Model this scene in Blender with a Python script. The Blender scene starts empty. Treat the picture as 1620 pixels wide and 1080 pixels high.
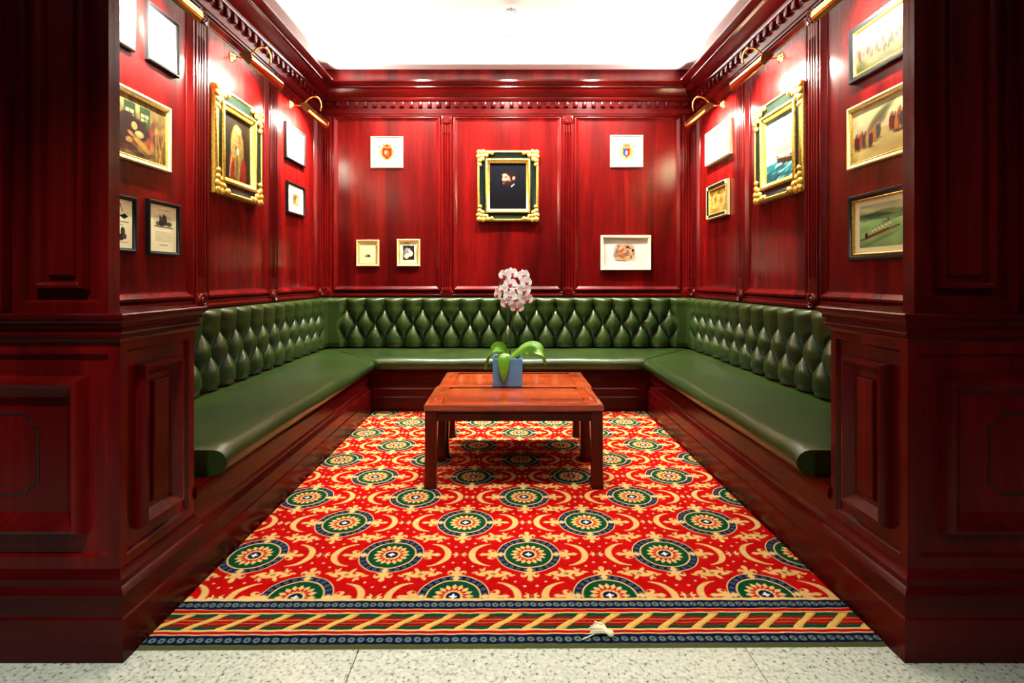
import bpy, bmesh, math, random
import numpy as np
from mathutils import Vector, Matrix
PI = math.pi
rnd = random.Random(7)
SC = bpy.context.scene
COL = SC.collection

# ------------------------------------------------------------------ camera
F = 820.0                                   # focal length in pixels of the 1620 px frame
cam_d = bpy.data.cameras.new('camera')
cam_d.sensor_width = 36.0
cam_d.lens = 36.0 * F / 1620
cam_d.shift_x = 8 / 1620
cam_d.shift_y = -99 / 1620
cam_d.clip_start = 0.05
cam = bpy.data.objects.new('camera', cam_d)
COL.objects.link(cam)
cam.location = (0, 0, 1.1)
cam.rotation_euler = (PI / 2, 0, 0)
SC.camera = cam

# ------------------------------------------------------------------ light and exposure
SC.view_settings.view_transform = 'Standard'
SC.view_settings.look = 'None'
SC.view_settings.gamma = 1
SC.view_settings.exposure = 0.55
SC.view_settings.use_curve_mapping = False
w = bpy.data.worlds.new('world'); SC.world = w
w.use_nodes = True
w.node_tree.nodes['Background'].inputs[0].default_value = (1.0, 0.95, 0.9, 1)
w.node_tree.nodes['Background'].inputs[1].default_value = 0.015

WARM = (1.0, 0.88, 0.70)
def area(name, loc, direction, sx, sy, power, color=(1, 1, 1), spread=180):
    l = bpy.data.lights.new(name, 'AREA')
    l.shape = 'RECTANGLE'; l.size = sx; l.size_y = sy
    l.energy = power; l.color = color; l.spread = math.radians(spread)
    o = bpy.data.objects.new(name, l); COL.objects.link(o)
    o.location = loc
    o.rotation_euler = Vector(direction).to_track_quat('-Z', 'Y').to_euler()
    return o
def spot(name, loc, direction, power, angle, color=(1, 1, 1), blend=0.5, r=0.04):
    l = bpy.data.lights.new(name, 'SPOT')
    l.energy = power; l.color = color; l.spot_size = math.radians(angle); l.spot_blend = blend
    l.shadow_soft_size = r
    o = bpy.data.objects.new(name, l); COL.objects.link(o)
    o.location = loc
    o.rotation_euler = Vector(direction).to_track_quat('-Z', 'Y').to_euler()
    return o

XW = 1.80            # side wall planes at x = -XW / +XW
YB = 5.0             # back wall plane
ZC = 3.12            # ceiling
LIP = 2.95           # top of the cornice
# added unseen fill behind the cornice lip, to brighten the ceiling
CEIL_FILL = 42
def ceiling_fill(name, loc, d, length, power):
    o = area(name, loc, d, 0.03, length, power, (1, .97, .9), 130)
    z = -Vector(d).normalized()
    y = Vector((0, 0, 1)).cross(z).normalized()          # long side runs along the wall
    x = y.cross(z)
    o.rotation_euler = Matrix((x, y, z)).transposed().to_euler()
ceiling_fill('added_fill_west', (-XW + 0.1, 3.3, LIP + 0.02), (1, 0, .34), 3.2, CEIL_FILL)
ceiling_fill('added_fill_east', (XW - 0.1, 3.3, LIP + 0.02), (-1, 0, .34), 3.2, CEIL_FILL)
ceiling_fill('added_fill_rear', (0, YB - 0.1, LIP + 0.02), (0, -1, .34), 3.2, CEIL_FILL)
# back row of recessed spots; the front three are unseen, added fill
for nm, x, y, p, a in (('ceiling_spot_or_fill', -0.85, 4.38, 400, 125), ('ceiling_spot_or_fill', 0.02, 4.38, 400, 125), ('ceiling_spot_or_fill', 0.85, 4.38, 400, 125),
                       ('ceiling_spot_or_fill', -0.75, 2.3, 48, 76), ('ceiling_spot_or_fill', 0.75, 2.3, 48, 76), ('ceiling_spot_or_fill', 0.03, 2.15, 190, 58)):
    spot(nm, (x, y, ZC - 0.01), (0, .30 if y > 4 else .42 if abs(x) < .1 else 0, -1), p, a, (1, .93, .82), .8, .05)
# corridor downlights in front of the alcove, then one added fill
spot('corridor_spot_or_fill', (-0.9, 0.35, 2.98), (0, 0.05, -1), 200, 84, (1, .97, .92), .5, .06)
spot('corridor_spot_or_fill', (0.45, 0.35, 2.98), (0, 0.05, -1), 50, 60, (1, .97, .92), .6, .06)
spot('corridor_spot_or_fill', (0.9, -0.6, 2.98), (0, 0, -1), 75, 130, (1, .97, .92), .6, .06)  # added fill to lift the upper screens

# ------------------------------------------------------------------ materials
class NT:
    def __init__(s, name):
        s.m = bpy.data.materials.new(name); s.m.use_nodes = True
        s.t = s.m.node_tree; s.b = s.t.nodes['Principled BSDF']
    def n(s, typ, **kw):
        nd = s.t.nodes.new(typ)
        for k, v in kw.items():
            setattr(nd, k, v)
        return nd
    def l(s, a, b): s.t.links.new(a, b)
    def set(s, **kw):
        names = {'rough': 'Roughness', 'metal': 'Metallic', 'coat': 'Coat Weight', 'coatr': 'Coat Roughness',
                 'spec': 'Specular IOR Level', 'base': 'Base Color', 'sheen': 'Sheen Weight', 'sub': 'Subsurface Weight',
                 'em': 'Emission Color', 'ems': 'Emission Strength', 'trans': 'Transmission Weight'}
        for k, v in kw.items():
            if isinstance(v, tuple) and len(v) == 3: v = (*v, 1)
            s.b.inputs[names[k]].default_value = v
        return s
    def pos(s, scale):
        g = s.n('ShaderNodeNewGeometry'); mp = s.n('ShaderNodeMapping')
        mp.inputs['Scale'].default_value = scale
        s.l(g.outputs['Position'], mp.inputs['Vector'])
        return mp.outputs['Vector']
    def noise(s, vec, scale=1.0, detail=4, rough=.55, dist=0):
        n = s.n('ShaderNodeTexNoise'); n.inputs['Scale'].default_value = scale
        n.inputs['Detail'].default_value = detail; n.inputs['Roughness'].default_value = rough
        n.inputs['Distortion'].default_value = dist
        s.l(vec, n.inputs['Vector']); return n.outputs['Fac']
    def ramp(s, fac, stops):
        r = s.n('ShaderNodeValToRGB'); e = r.color_ramp.elements
        while len(e) < len(stops): e.new(.5)
        for el, (p, c) in zip(e, stops):
            el.position = p; el.color = (*c, 1)
        s.l(fac, r.inputs['Fac']); return r.outputs['Color']
    def bump(s, h, strength, dist=.01):
        b = s.n('ShaderNodeBump'); b.inputs['Strength'].default_value = strength; b.inputs['Distance'].default_value = dist
        s.l(h, b.inputs['Height']); s.l(b.outputs['Normal'], s.b.inputs['Normal'])
    def mix(s, a, b, fac, mode='MIX'):
        m = s.n('ShaderNodeMix', data_type='RGBA', blend_type=mode)
        if isinstance(fac, float): m.inputs[0].default_value = fac
        else: s.l(fac, m.inputs[0])
        for sock, v in ((m.inputs[6], a), (m.inputs[7], b)):
            if isinstance(v, tuple): sock.default_value = (*v, 1)
            else: s.l(v, sock)
        return m.outputs[2]

def wood(name, scale, dark, mid, light, rough=.24, spec=.17, coat=.0):
    t = NT(name)
    v = t.pos(scale)
    big = t.noise(v, .55, 3, .5, .6)
    fine = t.noise(v, 4.5, 6, .65, .3)
    c1 = t.ramp(big, [(.30, dark), (.52, mid), (.75, light)])
    c2 = t.ramp(fine, [(.25, (.45, .45, .45)), (.6, (1, 1, 1))])
    t.l(t.mix(c1, c2, .75, 'MULTIPLY'), t.b.inputs['Base Color'])
    t.set(rough=rough, spec=spec, coat=coat, coatr=.12)
    t.bump(fine, .05, .004)
    return t.m
MAT = {}
RD, RM, RL = (.034, .0008, .0008), (.080, .0018, .0017), (.150, .0036, .0031)
MAT['wood_v'] = wood('mahogany_upright', (9, 9, .7), RD, RM, RL)
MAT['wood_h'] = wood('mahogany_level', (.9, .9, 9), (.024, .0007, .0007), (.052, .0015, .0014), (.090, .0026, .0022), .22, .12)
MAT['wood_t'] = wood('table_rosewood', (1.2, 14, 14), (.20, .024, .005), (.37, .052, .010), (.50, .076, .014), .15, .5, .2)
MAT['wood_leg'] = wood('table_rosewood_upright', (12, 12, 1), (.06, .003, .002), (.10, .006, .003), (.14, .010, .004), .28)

def plain(name, base, **kw):
    t = NT(name); t.set(base=base, **kw); return t.m
MAT['dark_line'] = plain('ebony_inlay', (.012, .002, .002), rough=.4)
MAT['black'] = plain('black_lacquer', (.004, .005, .006), rough=.3, spec=.25)
MAT['green_black'] = plain('dark_green_lacquer', (.003, .007, .005), rough=.25, spec=.3)
MAT['brown'] = plain('brown_frame', (.05, .018, .008), rough=.35)
def gold(name, a, b, rough=.3):
    t = NT(name); v = t.pos((1, 1, 1)); f = t.noise(v, 60, 4)
    t.l(t.ramp(f, [(.3, a), (.7, b)]), t.b.inputs['Base Color'])
    t.set(metal=.75, rough=rough); t.bump(f, .25, .004); return t.m
MAT['gold'] = gold('gilded_wood', (.46, .28, .035), (.86, .62, .14), .32)
MAT['brass'] = plain('polished_brass', (.80, .55, .17), metal=1.0, rough=.16)
MAT['cream'] = plain('cream_painted_frame', (.80, .72, .46), rough=.4)
MAT['palegold'] = plain('pale_gilt_frame', (.80, .66, .30), rough=.32, metal=.35)
MAT['paper'] = plain('mat_board', (.86, .85, .74), rough=.7)
MAT['white'] = plain('white_plastic', (.8, .8, .78), rough=.5)
MAT['ceiling'] = plain('ceiling_paint', (.86, .84, .80), rough=.9)
MAT['bulb'] = plain('lamp_tube', (1, 1, 1), em=(1, .9, .72), ems=14.0)
MAT['lens'] = plain('spot_lens', (1, 1, 1), em=(1, .96, .9), ems=6.0)
MAT['underlay'] = plain('screed', (.3, .3, .28), rough=.9)
MAT['soil'] = plain('bark_mix', (.03, .02, .012), rough=.95)
MAT['stem'] = plain('flower_stalk', (.03, .05, .02), rough=.5)
MAT['thread'] = plain('cotton_thread', (.80, .72, .48), rough=.85)

t = NT('green_leather')
v = t.pos((1, 1, 1))
cl = t.noise(v, 2.2, 3); wr = t.noise(v, 26, 5, .6, 1.2)
vo = t.n('ShaderNodeTexVoronoi'); vo.inputs['Scale'].default_value = 260; t.l(v, vo.inputs['Vector'])
t.l(t.ramp(cl, [(.3, (.012, .027, .0045)), (.7, (.023, .044, .0075))]), t.b.inputs['Base Color'])
mx = t.n('ShaderNodeMath', operation='MULTIPLY_ADD'); t.l(vo.outputs['Distance'], mx.inputs[0]); mx.inputs[1].default_value = .12; t.l(wr, mx.inputs[2])
t.bump(mx.outputs[0], .26, .006)
t.set(rough=.28, spec=.48, coat=.0)
MAT['leather'] = t.m

t = NT('speckled_terrazzo')
v = t.pos((1, 1, 1)); a = t.noise(v, 80, 4, .65); b = t.noise(v, 30, 3)
c = t.ramp(a, [(.34, (.05, .06, .05)), (.43, (.44, .49, .40)), (.62, (.60, .65, .56))])
t.l(t.mix(c, t.ramp(b, [(.3, (.82, .84, .8)), (.7, (1, 1, 1))]), 1.0, 'MULTIPLY'), t.b.inputs['Base Color'])
t.set(rough=.22, spec=.4)
MAT['terrazzo'] = t.m

def attr_mat(name, rough, coat=0.0, fuzz=False, spec=.3):
    t = NT(name)
    a = t.n('ShaderNodeAttribute'); a.attribute_name = 'Col'
    if fuzz:
        v = t.pos((1, 1, 1)); f = t.noise(v, 420, 2); g = t.noise(v, 6, 3)
        c = t.mix(a.outputs['Color'], t.ramp(f, [(.25, (.62, .62, .62)), (.7, (1.12, 1.12, 1.12))]), 1.0, 'MULTIPLY')
        c = t.mix(c, t.ramp(g, [(.3, (.88, .88, .88)), (.7, (1, 1, 1))]), 1.0, 'MULTIPLY')
        t.l(c, t.b.inputs['Base Color']); t.bump(f, .5, .004)
        t.set(sheen=.0)
    else:
        t.l(a.outputs['Color'], t.b.inputs['Base Color'])
    t.set(rough=rough, spec=spec, coat=coat, coatr=.1)
    return t.m
MAT['carpet'] = attr_mat('woven_carpet', .95, fuzz=True, spec=.05)
MAT['print'] = attr_mat('printed_paper', .75, spec=.15)
MAT['oil'] = attr_mat('varnished_oil_paint', .5, spec=.07)

t = NT('picture_glass')
t.t.nodes.remove(t.b)
out = t.t.nodes['Material Output']
fr = t.n('ShaderNodeFresnel'); ge = t.n('ShaderNodeNewGeometry')       # a thin sheet: both faces meet air
io = t.n('ShaderNodeMath', operation='MULTIPLY_ADD'); t.l(ge.outputs['Backfacing'], io.inputs[0]); io.inputs[1].default_value = 1 / 1.45 - 1.45; io.inputs[2].default_value = 1.45
t.l(io.outputs[0], fr.inputs['IOR'])
tr = t.n('ShaderNodeBsdfTransparent'); gl = t.n('ShaderNodeBsdfGlossy'); gl.inputs['Roughness'].default_value = .05
ms = t.n('ShaderNodeMixShader')
t.l(fr.outputs[0], ms.inputs[0]); t.l(tr.outputs[0], ms.inputs[1]); t.l(gl.outputs[0], ms.inputs[2]); t.l(ms.outputs[0], out.inputs['Surface'])
MAT['glass'] = t.m

t = NT('blue_glazed_pot'); v = t.pos((1, 1, 1)); f = t.noise(v, 8, 3)
t.l(t.ramp(f, [(.3, (.075, .23, .42)), (.7, (.11, .30, .52))]), t.b.inputs['Base Color']); t.set(rough=.2, spec=.5)
MAT['pot'] = t.m
t = NT('orchid_leaf'); v = t.pos((1, 1, 1)); f = t.noise(v, 14, 3)
t.l(t.ramp(f, [(.3, (.075, .24, .012)), (.7, (.17, .42, .025))]), t.b.inputs['Base Color']); t.set(rough=.32, spec=.5)
MAT['leaf'] = t.m
t = NT('orchid_petal'); v = t.pos((1, 1, 1)); f = t.noise(v, 30, 3)
t.l(t.ramp(f, [(.3, (.92, .95, .93)), (.7, (.95, .97, .96))]), t.b.inputs['Base Color']); t.set(rough=.6, spec=.2)
tl = t.n('ShaderNodeBsdfTranslucent'); tl.inputs[0].default_value = (.95, .92, .93, 1)
ms = t.n('ShaderNodeMixShader'); ms.inputs[0].default_value = .3
t.l(t.b.outputs[0], ms.inputs[1]); t.l(tl.outputs[0], ms.inputs[2]); t.l(ms.outputs[0], t.t.nodes['Material Output'].inputs['Surface'])
MAT['petal'] = t.m
MAT['lip'] = plain('orchid_lip', (.42, .012, .06), rough=.5)

# ------------------------------------------------------------------ mesh helpers
class MB:
    """collects vertices and faces, then links ONE mesh object"""
    def __init__(s): s.v = []; s.f = []
    def add(s, vs, fs, M=None):
        k = len(s.v)
        s.v += [tuple(M @ Vector(p)) for p in vs] if M else [tuple(p) for p in vs]
        s.f += [tuple(i + k for i in f) for f in fs]
        return s
    def box(s, x0, x1, y0, y1, z0, z1, M=None):
        vs = [(x, y, z) for x in (x0, x1) for y in (y0, y1) for z in (z0, z1)]
        return s.add(vs, [(0, 1, 3, 2), (4, 6, 7, 5), (0, 4, 5, 1), (2, 3, 7, 6), (0, 2, 6, 4), (1, 5, 7, 3)], M)
    def cbox(s, x0, x1, y0, y1, z0, z1, c=.004, M=None):
        b = bmesh.new()
        bmesh.ops.create_cube(b, size=1)
        for v in b.verts:
            v.co = ((x0 + x1) / 2 + v.co.x * (x1 - x0), (y0 + y1) / 2 + v.co.y * (y1 - y0), (z0 + z1) / 2 + v.co.z * (z1 - z0))
        bmesh.ops.bevel(b, geom=b.edges[:], offset=c, segments=2, affect='EDGES', profile=.5)
        b.verts.index_update()
        s.add([v.co[:] for v in b.verts], [[v.index for v in f.verts] for f in b.faces], M)
        b.free(); return s
    def grid(s, pts, nu, nv, closed_u=False, M=None):      # pts in rows of nu, nv rows
        fs = []
        for j in range(nv - 1):
            for i in range(nu if closed_u else nu - 1):
                i2 = (i + 1) % nu
                fs.append((j * nu + i, j * nu + i2, (j + 1) * nu + i2, (j + 1) * nu + i))
        return s.add(pts, fs, M)
    def tube(s, pts, radii, n=10, cap=True, M=None):
        pts = [Vector(p) for p in pts]
        if not isinstance(radii, (list, tuple)): radii = [radii] * len(pts)
        rows = []; ref = None
        for i, p in enumerate(pts):
            d = (pts[min(i + 1, len(pts) - 1)] - pts[max(i - 1, 0)]).normalized()
            if ref is None:
                ref = d.orthogonal().normalized()
            ref = (ref - d * ref.dot(d)).normalized()
            bn = d.cross(ref)
            rows += [p + (ref * math.cos(2 * PI * k / n) + bn * math.sin(2 * PI * k / n)) * radii[i] for k in range(n)]
        k = len(s.v)
        s.grid(rows, n, len(pts), True, M)
        if cap:
            s.f.append(tuple(k + i for i in reversed(range(n))))
            s.f.append(tuple(k + (len(pts) - 1) * n + i for i in range(n)))
        return s
    def lathe(s, prof, n=24, M=None):                       # prof (r, z) around z
        rows = []
        for r, z in prof:
            rows += [(r * math.cos(2 * PI * k / n), r * math.sin(2 * PI * k / n), z) for k in range(n)]
        return s.grid(rows, n, len(prof), True, M)
    def ring(s, wd, ht, prof, fill=None, M=None):
        """mitred rectangular frame in the local XY plane: prof = (inset, height)"""
        rows = []
        for i, t_ in prof:
            a, b = wd / 2 - i, ht / 2 - i
            rows += [(-a, -b, t_), (a, -b, t_), (a, b, t_), (-a, b, t_)]
        k = len(s.v)
        s.grid(rows, 4, len(prof), True, M)
        if fill:
            q = k + (len(prof) - 1) * 4
            s.f.append((q, q + 1, q + 2, q + 3))
        return s
    def sweep(s, path, prof, M=None, caps=True):
        """profile (offset to the right of the path, z) swept along a 2-D path with mitred corners"""
        P = [Vector(p) for p in path]; rows = []
        for i, p in enumerate(P):
            ns = []
            for a, b in ((i - 1, i), (i, i + 1)):
                if a >= 0 and b < len(P):
                    d = (P[b] - P[a]).normalized(); ns.append(Vector((d.y, -d.x)))
            if len(ns) == 2:
                m = (ns[0] + ns[1]); m = m / (m.dot(ns[0]))
            else: m = ns[0]
            rows += [(p.x + m.x * o, p.y + m.y * o, z) for o, z in prof]
        n = len(prof); k = len(s.v)
        s.grid(rows, n, len(P), False, M)
        if caps:
            s.f.append(tuple(k + i for i in range(n)))
            s.f.append(tuple(k + (len(P) - 1) * n + i for i in reversed(range(n))))
        return s
    def sphere(s, c, r, nu=12, nv=8, M=None):
        if not isinstance(r, (tuple, list)): r = (r, r, r)
        rows = []
        for j in range(nv + 1):
            ph = -PI / 2 + PI * j / nv
            rows += [(c[0] + r[0] * math.cos(ph) * math.cos(2 * PI * i / nu), c[1] + r[1] * math.cos(ph) * math.sin(2 * PI * i / nu), c[2] + r[2] * math.sin(ph)) for i in range(nu)]
        return s.grid(rows, nu, nv + 1, True, M)
    def mesh(s, name, mat, smooth=35):
        me = bpy.data.meshes.new(name)
        me.from_pydata(s.v, [], s.f)
        b = bmesh.new(); b.from_mesh(me)
        bmesh.ops.remove_doubles(b, verts=b.verts[:], dist=1e-6)
        bmesh.ops.recalc_face_normals(b, faces=b.faces[:])
        b.to_mesh(me); b.free()
        me.materials.append(MAT[mat])
        if smooth:
            me.shade_smooth(); me.set_sharp_from_angle(angle=math.radians(smooth))
        return me
    def build(s, name, mat, parent=None, M=None, smooth=35):
        return link(name, s.mesh(name, mat, smooth), parent, M)

def link(name, data, parent=None, M=None):
    o = bpy.data.objects.new(name, data); COL.objects.link(o)
    if M is not None: o.matrix_basis = M
    if parent is not None: o.parent = parent
    return o
def tag(o, label, cat, group=None):
    o['label'] = label; o['category'] = cat
    if group: o['group'] = group
    return o
def struct(o): o['kind'] = 'structure'; return o
def empty(name, M=None): return link(name, None, None, M)
def frame_matrix(origin, u, v, n):
    M = Matrix.Identity(4)
    for i, a in enumerate((u, v, n)):
        for k in range(3): M[k][i] = a[k]
    for k in range(3): M[k][3] = origin[k]
    return M
def on_back(x, z, d=0): return frame_matrix((x, YB - d, z), (1, 0, 0), (0, 0, 1), (0, -1, 0))
def on_left(y, z, d=0): return frame_matrix((-XW + d, y, z), (0, 1, 0), (0, 0, 1), (1, 0, 0))
def on_right(y, z, d=0): return frame_matrix((XW - d, y, z), (0, -1, 0), (0, 0, 1), (-1, 0, 0))

# ------------------------------------------------------------------ room shell
XL, XR = -1.135, 1.175          # inner faces of the pedestals and bench fronts
YP0, YP1 = 1.52, 1.88           # pedestals front and back
YBASE = 4.31                    # face of the bench under the back wall

floor = struct(MB().box(-3.2, 3.2, -2.6, 5.2, -.10, -.012).build('floor', 'underlay', smooth=0))
tx = [-3.2, -2.744, -1.592, -.44, .712, 1.864, 3.2]
for i in range(len(tx) - 1):
    for y0, y1 in ((-2.6, -1.45), (-1.45, -.30), (-.30, .85), (.85, 2.0)):
        MB().cbox(tx[i] + .0012, tx[i + 1] - .0012, y0 + .0012, y1 - .0012, -.014, 0, .0012).build('tile', 'terrazzo', floor, smooth=0)
ceil = struct(MB().box(-XW - .1, XW + .1, 1.4, YB + .1, ZC, ZC + .08).build('ceiling', 'ceiling', smooth=0))
struct(MB().box(-3.2, 3.2, -2.6, 1.4, 3.0, 3.08).build('ceiling_corridor', 'ceiling', smooth=0))
struct(MB().box(-3.2, 3.2, -2.68, -2.6, -.1, 3.08).build('wall_corridor', 'wood_v', smooth=0))
wall_back = struct(MB().box(-XW - .1, XW + .1, YB, YB + .1, -.1, ZC + .08).build('wall_back', 'wood_v', smooth=0))
wall_left = struct(MB().box(-XW - .1, -XW, 1.6, YB, -.1, ZC + .08).build('wall_left', 'wood_v', smooth=0))
wall_right = struct(MB().box(XW, XW + .1, 1.6, YB, -.1, ZC + .08).build('wall_right', 'wood_v', smooth=0))

# pilasters, panels and rails of the panelling (all local: x along wall, y up, z out of the wall)
ZB, ZT = .925, 2.665
PW = .118
def pilaster_mesh():
    b = MB(); T = .026
    sec = [(-PW / 2, 0), (-PW / 2, T * .55), (-PW / 2 + .010, T * .55), (-PW / 2 + .012, T)]
    for c in (-.024, 0, .024):
        sec += [(c - .0095 + .019 * k / 6, T - .013 * math.sin(PI * k / 6)) for k in range(7)]
    sec += [(PW / 2 - .012, T), (PW / 2 - .010, T * .55), (PW / 2, T * .55), (PW / 2, 0)]
    pl = [(x, t_ if t_ <= T * .56 else T) for x, t_ in sec]
    for (s_, y0, y1) in ((pl, 1.02, 1.11), (sec, 1.11, 2.50), (pl, 2.50, 2.59)):
        b.grid([(x, y - 1.1, t_) for y in (y0, y1) for x, t_ in s_], len(s_), 2)
    for y0, y1 in ((ZB, 1.02), (2.59, ZT)):
        b.cbox(-PW / 2 + .006, PW / 2 - .006, y0 - 1.1, y1 - 1.1, 0, T + .006, .003)
    return b.mesh('pilaster', 'wood_v', 30)
PIL = pilaster_mesh()
ROS = MB().lathe([(0, .012), (.006, .012), (.010, .006), (.014, .006), (.018, .013), (.023, .013), (.027, .005), (.033, .005), (.037, .011), (.042, .009), (.044, 0)], 20).mesh('rosette', 'wood_v', 40)
def pilaster(wall, M):
    p = link('pilaster', PIL, wall, M)
    for zz in (.972, 2.630):
        link('rosette', ROS, p, Matrix.Translation((0, zz - 1.1, .031)))
PANEL_PROF = [(0, 0), (0, .016), (.006, .024), (.018, .026), (.024, .020), (.042, .006), (.046, .006), (.048, .001)]
def panel(wall, make, a, b):
    wd = abs(b - a); z0, z1 = .985, ZT
    MB().ring(wd, z1 - z0, PANEL_PROF, True).build('panel', 'wood_v', wall, make((a + b) / 2, (z0 + z1) / 2, .001), smooth=20)
def bays(wall, make, centres):
    for c in centres: pilaster(wall, make(c, 1.1))
    for a, b in zip(centres, centres[1:]):
        panel(wall, make, a + PW / 2, b - PW / 2)
bays(wall_back, on_back, [-1.735, -.579, .585, 1.735])
bays(wall_left, on_left, [1.72, 2.08, 3.01, 3.94, 4.925])
bays(wall_right, on_right, [1.72, 2.08, 3.01, 3.94, 4.925])
RAIL = [(0, .924), (.028, .924), (.030, .928), (.030, .945), (.018, .955), (.018, .97), (.006, .985), (0, .985)]
for wname, wobj, path in (('rail', wall_left, [(-XW, 1.7), (-XW, YB)]), ('rail', wall_back, [(-XW, YB), (XW, YB)]), ('rail', wall_right, [(XW, YB), (XW, 1.7)])):
    MB().sweep(path, RAIL).build('dado_rail', 'wood_h', wobj)

# cornice with dentils
CORN = [(0, 2.66), (.035, 2.66), (.035, 2.675), (.042, 2.68), (.042, 2.735), (.046, 2.735), (.046, 2.79), (.060, 2.80), (.066, 2.815), (.066, 2.825),
        (.078, 2.835), (.100, 2.85), (.118, 2.875), (.128, 2.89), (.145, 2.895), (.145, 2.905), (.165, 2.915), (.182, 2.93), (.190, 2.935), (.190, LIP), (.178, LIP), (.160, 2.92), (0, 2.92)]
DEN = MB().cbox(-.019, .019, -.024, .024, 0, .020, .002).mesh('dentil', 'wood_h', 30)
def cornice(n, path, make, a, b):
    t_ = struct(MB().sweep(path, CORN).build('trim_%d' % n, 'wood_h', smooth=30))
    k = int((b - a) / .0865)
    for i in range(k + 1):
        c = a + (b - a) * i / k
        link('dentil', DEN, t_, make(c, 2.763, .046))
cornice(1, [(-XW, YB - .0), (XW, YB)], on_back, -1.70, 1.70)
cornice(2, [(-XW, 1.45), (-XW, YB)], on_left, 2.0, 4.90)
cornice(3, [(XW, YB), (XW, 1.45)], on_right, 2.0, 4.90)

# front pedestals with ledge, baseboard, panels and the tall upper screens
LEDGE = [(-.10, .985), (-.10, 1.0), (.028, 1.0), (.034, .996), (.034, .986), (.026, .980), (.020, .972), (.020, .960), (.012, .954), (.012, .945), (.016, .940), (.016, .930), (.004, .924), (0, .915), (-.10, .915)]
BASEB = [(-.02, 0), (.036, 0), (.036, .122), (.031, .128), (.031, .190), (.024, .200), (.014, .206), (.014, .225), (.006, .235), (0, .250), (-.02, .250)]
FRONT_PROF = [(0, 0), (.034, 0), (.037, -.004), (.043, -.012), (.100, -.012), (.104, .004), (.112, .022), (.122, .026), (.130, .020), (.158, -.006), (.163, -.010)]
SIDE_PROF = [(0, 0), (.028, 0), (.031, -.004), (.036, -.012), (.078, -.012), (.080, .004), (.086, .018), (.094, .020), (.118, -.002), (.121, -.006), (.138, -.006), (.141, .002), (.146, .004)]
UPPER_PROF = [(0, -.022), (0, 0), (.030, 0), (.034, -.006), (.037, -.016), (.066, -.016), (.068, -.004), (.073, .010), (.082, .012), (.089, .004), (.094, -.010), (.106, -.010), (.108, -.002), (.113, .004), (.118, .004)]
def inlay(wd, ht, r, lw=.003):
    loop = []
    for cx, cy, a0 in ((wd / 2, ht / 2, 1.0), (-wd / 2, ht / 2, 1.5), (-wd / 2, -ht / 2, 0), (wd / 2, -ht / 2, .5)):
        # concave quarter round at every corner
        pts = [(cx + r * math.cos(PI * (a0 + .5 * k / 6)), cy + r * math.sin(PI * (a0 + .5 * k / 6))) for k in range(7)]
        loop += list(reversed(pts))
    n = len(loop); b = MB(); rows = []
    for i, p in enumerate(loop):
        q0, q1 = Vector(loop[i - 1]), Vector(loop[(i + 1) % n]); d = (q1 - q0).normalized(); nn = Vector((d.y, -d.x)) * lw
        rows += [(p[0] - nn.x, p[1] - nn.y, 0), (p[0] - nn.x, p[1] - nn.y, .0015), (p[0] + nn.x, p[1] + nn.y, .0015), (p[0] + nn.x, p[1] + nn.y, 0)]
    fs = []
    for i in range(n):
        j = (i + 1) % n
        for k in range(3): fs.append((i * 4 + k, i * 4 + k + 1, j * 4 + k + 1, j * 4 + k))
    return b.add(rows, fs)
def pedestal(side):
    s_ = -1 if side == 'left' else 1
    xf = XL if s_ < 0 else XR
    xo = s_ * 2.6
    path = [(xo, YP0), (xf, YP0), (xf, YP1), (s_ * 1.78, YP1)]
    if s_ > 0: path = list(reversed(path))
    body = MB().box(min(xo, xf - s_ * -.02), max(xo, xf - s_ * -.02), YP0 + .02, YP1, -.0, .985)
    # keep the body a little behind the applied panel faces
    wl = struct(body.build('wall_front_' + side, 'wood_v', smooth=0))
    MB().sweep(path, LEDGE).build('ledge', 'wood_h', wl, smooth=25)
    MB().box(min(xo, xf), max(xo, xf), YP0, YP1, .985, .9995).build('ledge_top', 'wood_h', wl, smooth=0)
    bb = struct(MB().sweep(path, BASEB).build('baseboard_front_' + side, 'wood_h', smooth=25))
    zc, hh = .5825, .665
    xc = (xf + s_ * 1.98) / 2; wd = abs(s_ * 1.98 - xf)
    M = frame_matrix((xc, YP0, zc), (1, 0, 0), (0, 0, 1), (0, -1, 0))
    p = MB().ring(wd, hh, FRONT_PROF, True).build('front_panel', 'wood_v', wl, M, 20)
    inlay(wd - .163 * 2 - .17, hh - .163 * 2 - .10, .035).build('inlay_line', 'dark_line', p, Matrix.Translation((0, 0, -.0100)), 0)
    MB().ring(.62, hh, FRONT_PROF, True).build('front_panel', 'wood_v', wl, frame_matrix((s_ * 2.29, YP0, zc), (1, 0, 0), (0, 0, 1), (0, -1, 0)), 20)
    Ms = frame_matrix((xf, (YP0 + YP1) / 2, zc), (0, 1, 0) if s_ < 0 else (0, -1, 0), (0, 0, 1), (-s_, 0, 0))
    MB().ring(YP1 - YP0, hh, SIDE_PROF, True).build('side_panel', 'wood_v', wl, Ms, 20)
    # tall upper screen standing on the ledge
    x0, x1 = (1.195, 1.485) if s_ < 0 else (1.222, 1.535)
    yf = 1.555
    xc = s_ * (x0 + x1) / 2
    scr = MB().box(min(s_ * x0, s_ * x1), max(s_ * x0, s_ * x1), yf + .02, yf + .045, .9995, 2.98).build('upper_screen', 'wood_v', wl, smooth=0)
    MB().ring(x1 - x0, 1.98, UPPER_PROF, True).build('screen_panel', 'wood_v', scr, frame_matrix((xc, yf, 1.99), (1, 0, 0), (0, 0, 1), (0, -1, 0)), 20)
    po = MB().cbox(min(s_ * (x1 + .004), s_ * 2.4), max(s_ * (x1 + .004), s_ * 2.4), yf - .03, yf + .30, .9995, 2.98, .006).build('corner_post', 'wood_v', wl, smooth=30)
    return wl
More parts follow.
